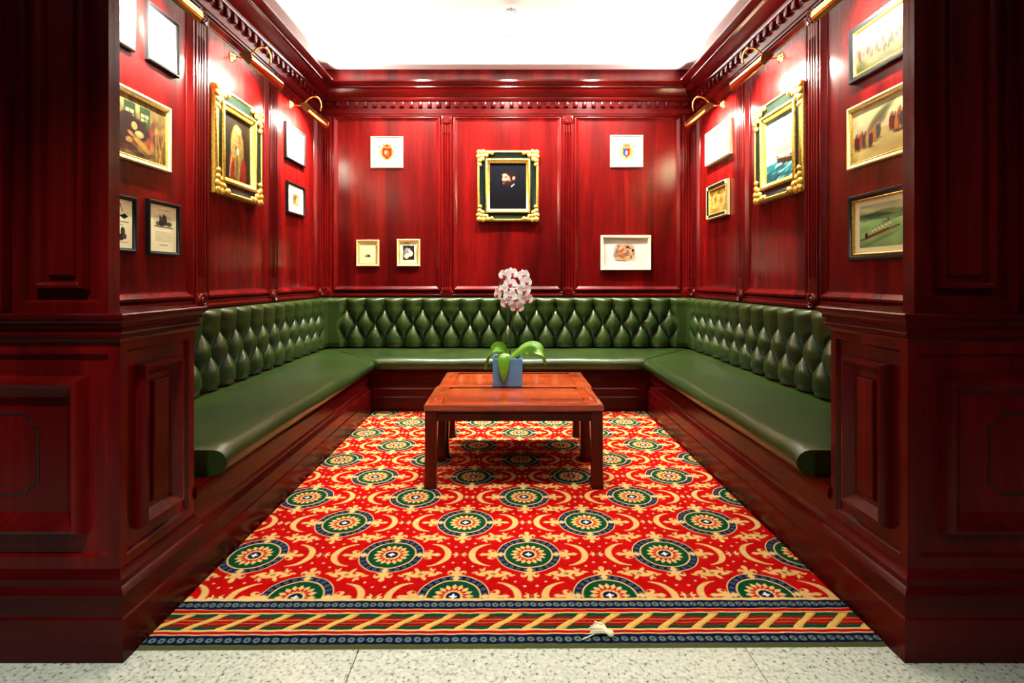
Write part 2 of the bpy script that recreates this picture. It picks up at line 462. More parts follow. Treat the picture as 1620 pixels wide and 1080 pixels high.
pedestal('left'); pedestal('right')

# ------------------------------------------------------------------ banquette
bench = tag(empty('banquette', Matrix.Translation((0, 4.4, 0))), 'built-in U-shaped banquette in buttoned dark green leather on a mahogany base', 'bench')
BM = bench.matrix_basis.inverted()
BASE = [(-.25, 0), (.034, 0), (.034, .122), (.029, .128), (.029, .190), (.022, .200), (.010, .206), (.010, .222), (0, .232), (0, .300), (.010, .308), (.010, .330), (.004, .345), (-.25, .345)]
bp = [(XL, YP1 + .001), (XL, YBASE), (XR, YBASE), (XR, YP1 + .001)]
MB().sweep(bp, BASE).build('base', 'wood_h', bench, BM, 25)
# seat decks behind the base so the cushions rest on wood
d = MB(); d.box(-XW + .05, XL - .2, YP1 + .001, YB - .05, .30, .345); d.box(XR + .2, XW - .05, YP1 + .001, YB - .05, .30, .345); d.box(XL - .2, XR + .2, YBASE + .2, YB - .05, .30, .345)
d.build('seat_deck', 'wood_h', bench, BM, 0)

def cushion(a0, nose, pos_fn, mitre0, mitre1, n):
    """pos_fn(t, d) -> (x, y): t along the run, d out from the backrest"""
    D = nose; R = .052
    prof = [(-.045, .346), (-.045, .440), (0, .443), (.03, .447), (.15, .451), (.30, .453), (D - R - .06, .452)]
    for k in range(0, 9):
        a = PI / 2 - PI * k / 8 * .95
        prof.append((D - R + R * math.cos(a) * 1.0, .452 - R + R * math.sin(a)))
    prof.append((D - R - .02, .346))
    rows = []
    for i in range(n + 1):
        f = i / n
        for dd, z in prof:
            t0, t1 = mitre0(dd), mitre1(dd)
            tt = t0 + (t1 - t0) * f
            # slight sag and edge rounding at the ends
            e = min(tt - t0, t1 - tt)
            dz = -.010 * math.exp(-max(e, 0) / .018) if z > .40 else 0
            dz += .0022 * math.sin(tt * 9.1 + dd * 5) * (z > .42)
            x, y = pos_fn(tt, dd)
            rows.append((x, y, z + dz))
    b = MB(); m = len(prof)
    b.grid(rows, m, n + 1)
    b.f.append(tuple(range(m))); b.f.append(tuple(n * m + k for k in reversed(range(m))))
    return b
SB = 1.705                       # backrest face on the side walls
YS = 4.895                       # backrest face on the back wall
NL, NR, NB = SB - 1.070, SB - 1.108, YS - 4.205
cushion(0, NL, lambda t_, d_: (-SB + d_, t_), lambda d_: 1.985, lambda d_: YS - d_ * NB / NL - .002, 60).build('seat_cushion', 'leather', bench, BM, 50)
cushion(0, NR, lambda t_, d_: (SB - d_, t_), lambda d_: 1.985, lambda d_: YS - d_ * NB / NR - .002, 60).build('seat_cushion', 'leather', bench, BM, 50)
cushion(0, NB, lambda t_, d_: (t_, YS - d_), lambda d_: -SB + d_ * NL / NB + .002, lambda d_: SB - d_ * NR / NB - .002, 60).build('seat_cushion', 'leather', bench, BM, 50)

CS = .1806; ROWS = (.812, .672, .532)
def sstep(a, b, x):
    x = min(1, max(0, (x - a) / (b - a))); return x * x * (3 - 2 * x)
BUT = MB().sphere((0, 0, 0), (.011, .011, .006), 10, 6).mesh('button', 'leather', 60)
def backrest(u0, u1, ub0, nb, M, flat0, flat1):
    """tufted heightfield; local x along, y up, z out of the wall"""
    Zb, Zt, R, T0, H = .456, .921, .042, .003, .068
    ub1 = ub0 + CS * (nb - 1)
    rh = ROWS[0] - ROWS[1]
    def tuft(u, z):
        a = (u - ub0) / CS
        z = min(max(z, ROWS[2] - .0), ROWS[0])
        q = (ROWS[0] - z) / (2 * rh)
        f = abs(math.sin(PI * (a + q))) * abs(math.sin(PI * (a - q)))
        f = f ** .42
        wgt = max(sstep(ub0 - .015, ub0 - .085, u) if flat0 else 0, sstep(ub1 + .015, ub1 + .085, u) if flat1 else 0)
        return f * (1 - wgt) + .86 * wgt
    sl = []
    nz = 62
    for k in range(nz + 1): sl.append(('f', Zb + (Zt - R - Zb) * k / nz))
    for k in range(1, 9): sl.append(('r', PI / 2 * k / 8))
    nu = int((u1 - u0) / .0075)
    rows = []
    for kind, s_ in sl:
        for i in range(nu + 1):
            u = u0 + (u1 - u0) * i / nu
            if kind == 'f':
                z = s_
                t_ = tuft(u, z)
                fade = 1 - .35 * sstep(ROWS[0] + .02, Zt - R, z)
                h = T0 + H * (1 - fade * (1 - t_))
                h -= .014 * sstep(.50, Zb, z)
                rows.append((u, z, h))
            else:
                t_ = tuft(u, 2)
                h = T0 + H * (1 - .65 * (1 - t_) * (1 - s_ / (PI / 2) * .8))
                hr = h - R
                rows.append((u, Zt - R + R * math.sin(s_), hr + R * math.cos(s_)))
    b = MB()
    b.grid(rows, nu + 1, len(sl))
    # close the ends and the back
    n1 = nu + 1; m = len(sl)
    top = [(u0 + (u1 - u0) * i / nu, Zt, .0) for i in range(n1)]
    bot = [(u0 + (u1 - u0) * i / nu, Zb, .0) for i in range(n1)]
    k0 = len(b.v); b.v += top; k1 = len(b.v); b.v += bot
    for i in range(nu):
        b.f.append(((m - 1) * n1 + i, (m - 1) * n1 + i + 1, k0 + i + 1, k0 + i))
        b.f.append((i, k1 + i, k1 + i + 1, i + 1))
    b.f.append(tuple([j * n1 for j in range(m)] + [k0, k1]))
    b.f.append(tuple([j * n1 + nu for j in reversed(range(m))] + [k1 + nu, k0 + nu]))
    o = b.build('backrest', 'leather', bench, BM @ M, 75)
    for r, z in enumerate(ROWS):
        off = 0 if r != 1 else CS / 2
        for i in range(nb - (1 if r == 1 else 0)):
            link('button', BUT, o, Matrix.Translation((ub0 + off + i * CS, z, T0 + .004)))
    return o
back_M = frame_matrix((0, YB - .046, 0), (1, 0, 0), (0, 0, 1), (0, -1, 0))
backrest(-SB + .004, SB - .004, -1.525, 18, back_M, True, True)
left_M = frame_matrix((-XW + .046, 0, 0), (0, 1, 0), (0, 0, 1), (1, 0, 0))
backrest(1.90, YB - .05, 4.74 - 15 * CS, 16, left_M, False, True)
right_M = frame_matrix((XW - .046, 0, 0), (0, -1, 0), (0, 0, 1), (-1, 0, 0))
backrest(-(YB - .05), -1.90, -4.74, 16, right_M, True, False)

# ------------------------------------------------------------------ carpet
def clamp01(x): return np.clip(x, 0, 1)
class Canvas:
    """small colour field (sRGB 0..1, x right, y up) filled with plain shapes; it ends up as colours on a mesh grid"""
    def __init__(s, wd, ht, res, bg):
        s.nx, s.ny = max(4, int(round(wd / res)) + 1), max(4, int(round(ht / res)) + 1)
        s.x, s.y = np.meshgrid(np.linspace(0, 1, s.nx), np.linspace(0, 1, s.ny))
        s.ar = wd / ht
        s.c = np.empty((s.ny, s.nx, 3)); s.c[:] = np.array(bg) / 255.0
        s.soft = 1.2 / s.ny
        s.rg = np.random.RandomState(int(wd * 9131 + ht * 7177) % 9999)
    def put(s, m, col, a=1.0):
        m = (clamp01(m) * a)[..., None]
        s.c = s.c * (1 - m) + np.array(col) / 255.0 * m; return s
    def ell(s, cx, cy, rx, ry, col, a=1.0, rot=0, soft=None):
        dx, dy = (s.x - cx) * s.ar, s.y - cy
        co, si = math.cos(rot), math.sin(rot)
        u, v_ = dx * co + dy * si, -dx * si + dy * co
        r = np.sqrt((u / (rx * s.ar)) ** 2 + (v_ / ry) ** 2)
        k = (soft or s.soft) / min(rx * s.ar, ry)
        return s.put((1 - r) / max(k, 1e-3) + .5, col, a)
    def poly(s, pts, col, a=1.0):
        ins = np.zeros(s.x.shape, bool); n = len(pts)
        for i in range(n):
            (x0, y0), (x1, y1) = pts[i], pts[(i + 1) % n]
            if y0 == y1: continue
            c = ((s.y >= min(y0, y1)) & (s.y < max(y0, y1))) & (s.x < (x1 - x0) * (s.y - y0) / (y1 - y0) + x0)
            ins ^= c
        return s.put(ins.astype(float), col, a)
    def rect(s, x0, x1, y0, y1, col, a=1.0): return s.poly([(x0, y0), (x1, y0), (x1, y1), (x0, y1)], col, a)
    def line(s, x0, y0, x1, y1, wd, col, a=1.0):
        ax, ay, bx, by = x0 * s.ar, y0, x1 * s.ar, y1
        dx, dy = bx - ax, by - ay; L = dx * dx + dy * dy + 1e-9
        px, py = s.x * s.ar - ax, s.y - ay
        t_ = clamp01((px * dx + py * dy) / L)
        r = np.hypot(px - t_ * dx, py - t_ * dy)
        return s.put((wd - r) / s.soft + .5, col, a)
    def grad(s, y0, y1, c0, c1):
        t_ = clamp01((s.y - y0) / (y1 - y0))[..., None]
        m = ((s.y >= y0) & (s.y <= y1))[..., None]
        s.c = np.where(m, np.array(c0) / 255. * (1 - t_) + np.array(c1) / 255. * t_, s.c); return s
    def speck(s, amp, fx=9, fy=9, mask=None):
        g = s.rg.rand(fy + 2, fx + 2)
        X, Y = s.x * fx, s.y * fy; i, j = X.astype(int), Y.astype(int); u, v_ = X - i, Y - j
        u, v_ = u * u * (3 - 2 * u), v_ * v_ * (3 - 2 * v_)
        n = (g[j, i] * (1 - u) + g[j, i + 1] * u) * (1 - v_) + (g[j + 1, i] * (1 - u) + g[j + 1, i + 1] * u) * v_
        k = 1 + amp * (n[..., None] - .5) * 2
        s.c = clamp01(s.c * k) if mask is None else np.where(mask[..., None], clamp01(s.c * k), s.c); return s
def lin(c): return np.where(c <= .04045, c / 12.92, ((c + .055) / 1.055) ** 2.4)
def grid_mesh(name, X, Y, Z, colours, mat):
    ny, nx = X.shape
    co = np.stack([X, Y, Z], -1).reshape(-1, 3).astype(np.float32)
    idx = np.arange(nx * ny).reshape(ny, nx)
    f = np.stack([idx[:-1, :-1], idx[:-1, 1:], idx[1:, 1:], idx[1:, :-1]], -1).reshape(-1, 4).astype(np.int32)
    me = bpy.data.meshes.new(name)
    me.vertices.add(len(co)); me.vertices.foreach_set('co', co.ravel())
    me.loops.add(f.size); me.loops.foreach_set('vertex_index', f.ravel())
    me.polygons.add(len(f)); me.polygons.foreach_set('loop_start', np.arange(0, f.size, 4, dtype=np.int32))
    me.update(calc_edges=True)
    ca = me.color_attributes.new('Col', 'FLOAT_COLOR', 'POINT')
    rgba = np.ones((len(co), 4), np.float32); rgba[:, :3] = lin(colours.reshape(-1, 3))
    ca.data.foreach_set('color', rgba.ravel())
    me.materials.append(MAT[mat]); me.shade_smooth()
    return me

RED, YEL, NAVY, GRN, CRM, OLV = (166, 3, 4), (212, 174, 104), (6, 13, 52), (0, 62, 36), (214, 182, 116), (90, 92, 48)
S_ = .54
def carpet_field(x, y):
    """colour of the woven repeat at metres x, y (arrays)"""
    c = np.empty(x.shape + (3,)); c[:] = np.array(RED) / 255.
    sf = .0022
    def put(m, col, a=1.0):
        nonlocal c
        m = (clamp01(m) * a)[..., None]; c = c * (1 - m) + np.array(col) / 255. * m
    def E(px, py, cx, cy, rx, ry, rot=0):
        co, si = math.cos(rot), math.sin(rot); dx, dy = px - cx, py - cy
        u, v_ = dx * co + dy * si, -dx * si + dy * co
        return (1 - np.sqrt((u / rx) ** 2 + (v_ / ry) ** 2)) * min(rx, ry) / sf + .5
    # fold into the cell around the nearest medallion of the centred lattice
    def rel(ox, oy):
        return (x - ox + S_ / 2) % S_ - S_ / 2, (y - oy + S_ / 2) % S_ - S_ / 2
    x1, y1 = rel(0, 0); x2, y2 = rel(S_ / 2, S_ / 2)
    first = (np.abs(x1) + np.abs(y1)) < (np.abs(x2) + np.abs(y2))
    rx, ry = np.where(first, x1, x2), np.where(first, y1, y2)
    ax, ay = np.abs(rx), np.abs(ry)
    r = np.hypot(rx, ry); th = np.arctan2(ry, rx)
    R = .127
    # dots scattered over the ground
    for dx, dy, q in ((.055, .185, .005), (.022, .212, .0055), (.085, .165, .004), (.205, .050, .0045), (.240, .045, .005)):
        put(E(ax, ay, dx, dy, q, q), CRM)
    # scrolling acanthus between the medallions
    for cx, cy, a, b_, rot in ((.135, .135, .020, .013, 0), (.110, .142, .024, .008, .35), (.092, .131, .020, .006, -.45), (.160, .128, .026, .008, .30), (.182, .140, .022, .006, -.35),
                               (.122, .117, .017, .006, 1.0), (.147, .155, .018, .006, 1.15), (.100, .156, .013, .005, .9), (.172, .112, .014, .005, .9), (.198, .124, .012, .004, .2), (.074, .143, .012, .004, .3)):
        put(E(ax, ay, .135 + (cx - .135) * 1.12, .135 + (cy - .135) * 1.25, a * 1.15, b_ * 1.25, rot), YEL)
    put(E(ax, ay, .135, .136, .0085, .0085), (120, 70, 20)); put(E(ax, ay, .135, .136, .0055, .0055), CRM); put(E(ax, ay, .135, .136, .003, .003), GRN)
    # crescents left and right of each medallion
    cr = np.minimum(E(ax, ay, .150, 0, .086, .082), -E(ax, ay, .132, 0, .078, .080) + 1)
    put(np.where(ax > .150, cr, 0), YEL)
    # small rosette midway between the crescents
    fx = S_ / 2 - ax; fr = np.hypot(fx, ay); ft = np.arctan2(ay, fx)
    put((.0230 * (1 + .25 * np.cos(8 * ft)) - fr) / sf + .5, CRM); put((.0090 - fr) / sf + .5, GRN); put((.0035 - fr) / sf + .5, YEL)
    # fleurs at the four points of the medallion
    for px, py, L in ((ax, ay, 1.0), (ay, ax, .82)):
        put(E(px, py, R + .034 * L, 0, .034 * L, .0085), YEL)
        put(E(px, py, R + .052 * L, 0, .012, .011), YEL)
        put(E(px, py, R + .018 * L, .021, .017, .0135, .5), YEL); put(E(px, py, R + .013 * L, .024, .007, .006, .5), RED)
        put(E(px, py, R + .006, 0, .012, .016), YEL)
    # medallion
    put((R - r) / sf + .5, CRM); put((R * .965 - r) / sf + .5, NAVY)
    k = 24; tt = (th * k / (2 * PI)) % 1 - .5
    dd = np.hypot(tt * 2 * PI / k * r, r - R * .868)
    put((.0085 - dd) / sf + .5, (80, 106, 106), .85); put((.0038 - dd) / sf + .5, NAVY)
    put((R * .765 - r) / sf + .5, YEL); put((R * .715 - r) / sf + .5, GRN)
    for px, py in ((ax, ay), (ay, ax)):
        put(E(px, py, R * .87, 0, R * .16, .009), YEL); put(E(px, py, R * .87, 0, .008, .014), CRM)
    saw = np.abs(((th * 16 / (2 * PI)) % 1) - .5) * 2
    put((R * (.40 + .16 * saw ** .8) - r) / sf + .5, YEL)
    put((R * (.29 + .15 * (1 - saw)) - r) / sf + .5, RED)
    put((R * (.23 + .07 * (1 - saw)) - r) / sf + .5, YEL)
    put((R * .245 - r) / sf + .5, CRM); put((R * .195 - r) / sf + .5, NAVY)
    put((R * .08 * (1 + .35 * np.cos(4 * th)) - r) / sf + .5, (230, 226, 220))
    return c
def carpet_border(x, v):
    """v = metres from the front edge, 0 .. .228"""
    c = np.empty(x.shape + (3,)); c[:] = np.array(OLV) / 255.
    def band(a, b, col):
        c[(v >= a) & (v < b)] = np.array(col) / 255.
    band(.005, .046, NAVY); band(.046, .051, CRM); band(.051, .064, RED); band(.064, .071, CRM)
    band(.071, .146, GRN)
    band(.087, .099, (120, 10, 8)); band(.099, .102, (170, 96, 50)); band(.102, .115, (150, 10, 8)); band(.115, .118, (170, 96, 50)); band(.118, .129, (120, 10, 8))
    band(.146, .152, CRM); band(.152, .166, RED); band(.166, .171, CRM); band(.171, .214, NAVY); band(.214, .228, CRM)
    for v0, p in ((.0255, .0285), (.1925, .0255)):
        q = (x / p) % 1 - .5
        dd = np.hypot(q * p, v - v0); m = clamp01((.0105 - dd) / .002 + .5)[..., None] * .75
        inn = clamp01((.0045 - dd) / .002 + .5)[..., None]
        c[:] = c * (1 - m) + np.array((120, 150, 110)) / 255. * m; c[:] = c * (1 - inn * .7) + np.array(NAVY) / 255. * inn * .7
    # slanted rope turns
    p = .106; t_ = (v - .108) / .037
    q = ((x - t_ * .028 - .010 * np.sin(t_ * PI / 2) + .02) / p) % 1
    m = (q < .29) & (np.abs(t_) < 1.0)
    c[m] = np.array((210, 172, 88)) / 255.
    c[m & (q > .21)] = np.array((196, 142, 62)) / 255.
    e = ((q > .29) & (q < .32) | (q > .97)) & (np.abs(t_) < 1.0)
    c[e] = np.array((30, 40, 24)) / 255.
    return c
CX0, CX1, CY0, CY1 = XL + .037, XR - .037, 1.542, YBASE - .037
gy = [CY0]
while gy[-1] < CY1:
    gy.append(gy[-1] + .0024 + .0026 * (gy[-1] - CY0) / (CY1 - CY0))
gy[-1] = CY1
gx = np.linspace(CX0, CX1, int((CX1 - CX0) / .0030) + 1)
GX, GY = np.meshgrid(gx, np.array(gy))
skew = .0072
VV = GY - CY0
colr = np.where((VV < .228)[..., None], carpet_border(GX + .004 * np.sin(GY * 40), VV), carpet_field(GX - .085, GY - 2.05 - skew * GX))
GZ = .011 + .0010 * np.sin(GX * 57 + GY * 33) * np.sin(GX * 31 - GY * 71)
edge = np.minimum(np.minimum(GX - CX0, CX1 - GX), np.minimum(GY - CY0, CY1 - GY))
GZ = np.where(edge < .004, .0006, GZ)
Yw = GY + skew * GX * np.clip(1 - (GY - CY0) / .5, 0, 1)
rug = link('carpet', grid_mesh('carpet', GX, Yw, GZ, colr, 'carpet'))
tag(rug, 'red patterned carpet with green and navy medallions and a rope-twist border', 'carpet')

# ------------------------------------------------------------------ nested coffee tables
def coffee_table(x, y, label):
    """origin on the floor at the centre of the table"""
    W, D, H = .932, .466, .450
    z0 = .0128
    t_ = tag(empty('coffee_table', Matrix.Translation((x, y, 0))), label, 'table', 'low wooden tables pushed together on the carpet')
    top = MB()
    top.ring(W, D, [(.012, H - .040), (.004, H - .036), (0, H - .030), (0, H - .006), (.004, H - .001), (.008, H), (.036, H)], False)
    top.build('table_top', 'wood_t', t_, smooth=30)
    # frame ends are wider than the rails: two end boards and a sunken panel
    for sx in (-1, 1):
        MB().cbox(min(sx * (W / 2 - .036), sx * (W / 2 - .088)), max(sx * (W / 2 - .036), sx * (W / 2 - .088)), -D / 2 + .036, D / 2 - .036, H - .03, H, .001).build('end_board', 'wood_t', t_)
    MB().ring(W - .176, D - .072, [(0, H - .030), (0, H - .008), (.004, H - .010), (.010, H - .010), (.018, H - .003)], True).build('panel', 'wood_t', t_, smooth=15)
    ap = MB()
    ap.box(-W / 2 + .05, W / 2 - .05, -D / 2 + .016, -D / 2 + .036, H - .090, H - .038); ap.box(-W / 2 + .05, W / 2 - .05, D / 2 - .036, D / 2 - .016, H - .090, H - .038)
    ap.box(-W / 2 + .016, -W / 2 + .036, -D / 2 + .05, D / 2 - .05, H - .090, H - .038); ap.box(W / 2 - .036, W / 2 - .016, -D / 2 + .05, D / 2 - .05, H - .090, H - .038)
    ap.ring(W - .012, D - .012, [(.014, H - .062), (.004, H - .058), (.004, H - .050), (.014, H - .044)])
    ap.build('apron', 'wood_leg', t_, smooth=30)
    for sx in (-1, 1):
        for sy in (-1, 1):
            b = MB(); rows = []
            for z, w_, out in ((H - .04, .064, 0), (.16, .058, 0), (.09, .056, .001), (.05, .060, .004), (.022, .066, .008), (z0, .060, .006)):
                cx = sx * (W / 2 - .004 - w_ / 2 + out * .5); cy = sy * (D / 2 - .004 - w_ / 2 + out * .5); c = .005; h = w_ / 2
                rows += [(cx - h + c, cy - h, z), (cx + h - c, cy - h, z), (cx + h, cy - h + c, z), (cx + h, cy + h - c, z), (cx + h - c, cy + h, z), (cx - h + c, cy + h, z), (cx - h, cy + h - c, z), (cx - h, cy - h + c, z)]
            b.grid(rows, 8, 6, True); b.f.append(tuple(range(8))); b.f.append(tuple(40 + i for i in reversed(range(8))))
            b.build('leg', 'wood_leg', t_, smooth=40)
    return t_
coffee_table(.036, 2.915, 'low reddish wooden coffee table between its twin and the terrazzo floor')
coffee_table(.048, 3.386, 'low reddish wooden coffee table between its twin and the rear bench')

# ------------------------------------------------------------------ potted orchid
ox, oy, oz = .004, 3.204, .450
orch = tag(empty('potted_orchid', Matrix.Translation((ox, oy, oz))), 'white moth orchid with crimson lips in a square blue pot on the tables', 'plant')
h = .089
b = MB(); b.ring(2 * h, 2 * h, [(.004, 0), (0, .004), (0, .168), (.002, .171), (.006, .171), (.008, .168), (.008, .135)], True)
b.f.append((0, 3, 2, 1)); b.build('pot', 'pot', orch, smooth=30)
b = MB(); b.ring(2 * h - .017, 2 * h - .017, [(0, .1355), (0, .150), (.01, .154)], True)
for i in range(40):
    b.sphere((rnd.uniform(-.07, .07), rnd.uniform(-.07, .07), .155), (rnd.uniform(.006, .014), rnd.uniform(.005, .009), rnd.uniform(.004, .009)), 6, 4)
b.build('bark', 'soil', orch)
def bez(P, n):
    P = [Vector(p) for p in P]; out = []
    for k in range(n + 1):
        q = list(P); u = k / n
        while len(q) > 1: q = [a.lerp(b_, u) for a, b_ in zip(q, q[1:])]
        out.append(q[0])
    return out
def strap_leaf(ctrl, width, name='leaf', mat='leaf', fold=.25, thick=.0022, side=None):
    sp = bez(ctrl, 18); rows = []; nn = 9
    for i, p in enumerate(sp):
        u = i / 18
        d_ = (sp[min(i + 1, 18)] - sp[max(i - 1, 0)]).normalized()
        sd = Vector(side) if side else d_.cross(Vector((0, 0, 1)))
        sd = (sd - d_ * sd.dot(d_)).normalized(); nr = sd.cross(d_).normalized()
        if nr.z < 0 and not side: nr = -nr
        wd = width * max(0, math.sin(PI * (.04 + .955 * u ** 1.15))) ** .55 * (.62 + .38 * u) + .0006
        ring = []
        for k in range(nn):
            q = (k / (nn - 1) - .5) * 2
            ring.append(p + sd * q * wd + nr * (abs(q) ** 1.5 * wd * fold))
        lower = [r_ - nr * thick for r_ in reversed(ring)]
        rows += ring + lower
    b = MB(); m = nn * 2
    b.grid(rows, m, 19, True); b.f.append(tuple(range(m))); b.f.append(tuple(18 * m + k for k in reversed(range(m))))
    return b
def W(px, py, Y):       # a picture point at depth Y, in the orchid's own coordinates
    return Vector(((px - 802) * Y / F - ox, Y - oy, 1.1 - (py - 441) * Y / F - oz))
strap_leaf([(-.01, -.01, .150), W(800, 535, 3.17), W(778, 545, 3.14), W(768, 585, 3.12)], .042, side=(.45, .55, .75)).build('leaf', 'leaf', orch, smooth=60)
strap_leaf([(-.012, -.02, .150), W(799, 548, 3.15), W(796, 560, 3.075), W(797, 603, 3.095)], .042, side=(1, 0, 0)).build('leaf', 'leaf', orch, smooth=60)
strap_leaf([(.015, -.01, .150), W(832, 540, 3.19), W(858, 538, 3.17), W(864, 578, 3.14)], .046, side=(-.35, .5, .85)).build('leaf', 'leaf', orch, smooth=60)
strap_leaf([(.010, .02, .150), W(815, 552, 3.22), W(824, 552, 3.24), W(836, 560, 3.26)], .026, side=(-.3, 1, .3)).build('leaf', 'leaf', orch, smooth=60)
stA = bez([(-.008, 0, .150), W(800, 530, 3.20), W(799, 480, 3.20), W(802, 440, 3.19), W(797, 425, 3.17), W(786, 462, 3.13)], 30)
stB = bez([(.008, .004, .150), W(807, 540, 3.20), W(812, 490, 3.21), W(818, 430, 3.20), W(828, 415, 3.18), W(834, 478, 3.14)], 30)
for st in (stA, stB):
    MB().tube(st, [.0034 - .0016 * i / 30 for i in range(31)], 8).build('flower_stem', 'stem', orch, smooth=60)
MB().tube([W(807, 562, 3.19), W(806, 520, 3.19), W(803, 480, 3.19)], .0022, 6).build('support_stick', 'stem', orch)
def petal_mesh(L, wd, cup, name='petal', point=.0):
    rows = []; nu, nv = 9, 9
    for j in range(nv):
        u = j / (nv - 1)
        ww = wd * (math.sin(PI * min(.98, (.10 + .86 * u))) ** (.55 + point)) * (.6 + .4 * u)
        for i in range(nu):
            q = (i / (nu - 1) - .5) * 2
            rows.append((q * ww, u * L, cup * (u * u * .6 - .4 * u) * L + .18 * q * q * ww))
    b = MB(); b.grid(rows, nu, nv)
    low = [(x, y, z - .0012) for x, y, z in rows]
    k = len(b.v); b.grid(low, nu, nv)
    rim = [i for i in range(nu)] + [j * nu + nu - 1 for j in range(1, nv)] + [(nv - 1) * nu + i for i in reversed(range(nu - 1))] + [j * nu for j in reversed(range(1, nv - 1))]
    for a, c in zip(rim, rim[1:] + rim[:1]): b.f.append((a, c, k + c, k + a))
    return b.mesh(name, 'petal', 70)
P_BIG, P_SEP = petal_mesh(.040, .030, -.2), petal_mesh(.038, .015, -.15, point=.2)
lipb = MB(); lipb.sphere((0, -.006, .008), (.008, .011, .007), 10, 6); lipb.sphere((-.007, .001, .008), (.006, .007, .004), 8, 5); lipb.sphere((.007, .001, .008), (.006, .007, .004), 8, 5)
LIPM = lipb.mesh('lip', 'lip', 60)
COLM = MB().sphere((0, .003, .006), (.0045, .0045, .008), 8, 6).mesh('flower', 'petal', 60)
flowers = [(799, 436, 3.17, -20, 5), (809, 433, 3.19, 15, 0), (828, 436, 3.18, 25, 5), (807, 450, 3.13, -5, 0), (832, 447, 3.15, 30, 0), (796, 459, 3.14, -45, 0), (788, 466, 3.14, -60, 10),
           (829, 460, 3.12, 10, 10), (807, 469, 3.10, -10, 5), (833, 474, 3.11, 20, 20), (802, 479, 3.09, -25, 20), (817, 458, 3.17, 5, 0), (818, 486, 3.09, 8, 25), (817, 474, 3.11, 10, 10)]
for k, (px, py, Y, yaw, pit) in enumerate(flowers):
    p = W(px, py, Y)
    R_ = Matrix.Rotation(math.radians(yaw), 4, 'Z') @ Matrix.Rotation(math.radians(90 + pit - 6), 4, 'X') @ Matrix.Rotation(math.radians(rnd.uniform(-14, 14)), 4, 'Z')
    fl = link('flower', COLM, orch, Matrix.Translation(p) @ R_ @ Matrix.Scale(1.04, 4))
    for a, me in ((0, P_SEP), (122, P_SEP), (-122, P_SEP), (70, P_BIG), (-70, P_BIG)):
        link('petal', me, fl, Matrix.Translation((0, 0, .002 if me is P_BIG else 0)) @ Matrix.Rotation(math.radians(a), 4, 'Z'))
    link('lip', LIPM, fl, Matrix.Translation((0, -.004, .002)))

# ------------------------------------------------------------------ pictures
ART = {}
def art(fn): ART[fn.__name__] = fn; return fn
@art
def arms_red(c):
    c.x = .5 + (c.x - .5) / 1.22; c.y = .5 + (c.y - .5) / 1.22
    c.ell(.5, .50, .17, .22, (150, 110, 20)); c.ell(.5, .52, .20, .12, (120, 110, 40), .7)
    c.poly([(.37, .62), (.63, .62), (.62, .42), (.5, .30), (.38, .42)], (120, 8, 8)); c.ell(.5, .47, .07, .09, (220, 70, 40)); c.ell(.46, .50, .03, .05, (240, 190, 80))
    c.poly([(.40, .64), (.36, .76), (.45, .71), (.5, .78), (.55, .71), (.64, .76), (.60, .64)], (140, 96, 14)); c.ell(.5, .68, .05, .03, (120, 30, 20))
    for s_ in (-1, 1):
        c.line(.5 + s_ * .20, .40, .5 + s_ * .20, .64, .012, (90, 90, 40)); c.ell(.5 + s_ * .21, .65, .03, .025, (70, 70, 30)); c.ell(.5 + s_ * .19, .38, .03, .03, (150, 120, 40))
@art
def arms_blue(c):
    c.x = .5 + (c.x - .5) / 1.22; c.y = .5 + (c.y - .5) / 1.22
    c.ell(.5, .48, .17, .20, (176, 140, 60)); c.ell(.5, .50, .19, .11, (150, 130, 60), .6)
    c.poly([(.40, .58), (.60, .58), (.59, .42), (.5, .33), (.41, .42)], (40, 50, 120)); c.poly([(.5, .58), (.60, .58), (.59, .42), (.5, .33)], (150, 24, 24)); c.ell(.5, .46, .03, .05, (235, 225, 200))
    c.poly([(.42, .60), (.36, .76), (.46, .70), (.5, .77), (.54, .70), (.64, .76), (.58, .60)], (130, 104, 34)); c.ell(.5, .66, .05, .03, (90, 90, 80))
    for s_ in (-1, 1):
        c.line(.5 + s_ * .19, .40, .5 + s_ * .19, .62, .012, (140, 120, 60)); c.ell(.5 + s_ * .20, .64, .025, .022, (60, 60, 50)); c.ell(.5 + s_ * .17, .36, .03, .03, (190, 160, 90))
@art
def gentleman(c):
    c.grad(0, 1, (2, 2, 8), (6, 7, 24)); c.ell(.5, .02, .55, .40, (3, 3, 8), 1, soft=.12)
    c.ell(.52, .69, .17, .14, (24, 12, 10)); c.ell(.47, .655, .115, .115, (214, 126, 92), soft=.03); c.ell(.43, .69, .07, .06, (246, 190, 150), .8, soft=.04)
    c.poly([(.37, .70), (.33, .635), (.38, .63)], (238, 170, 130)); c.ell(.40, .745, .06, .035, (232, 170, 130), .8, soft=.03)
    c.ell(.44, .70, .05, .012, (40, 16, 12)); c.ell(.50, .56, .13, .06, (30, 12, 10), 1, soft=.04); c.ell(.40, .585, .06, .022, (60, 22, 16)); c.ell(.385, .56, .025, .014, (190, 84, 66))
    c.ell(.66, .68, .045, .045, (216, 130, 100), soft=.02); c.ell(.60, .79, .13, .08, (18, 9, 9), 1, soft=.03); c.ell(.59, .71, .035, .08, (26, 12, 10)); c.poly([(.58, .50), (.68, .56), (.67, .53), (.60, .48)], (232, 230, 220))
@art
def tiny_sketch(c):
    c.ell(.5, .36, .17, .08, (176, 168, 110), .9, soft=.03); c.ell(.55, .37, .08, .06, (70, 70, 30)); c.ell(.42, .34, .07, .04, (110, 104, 60)); c.ell(.60, .33, .05, .03, (60, 50, 30))
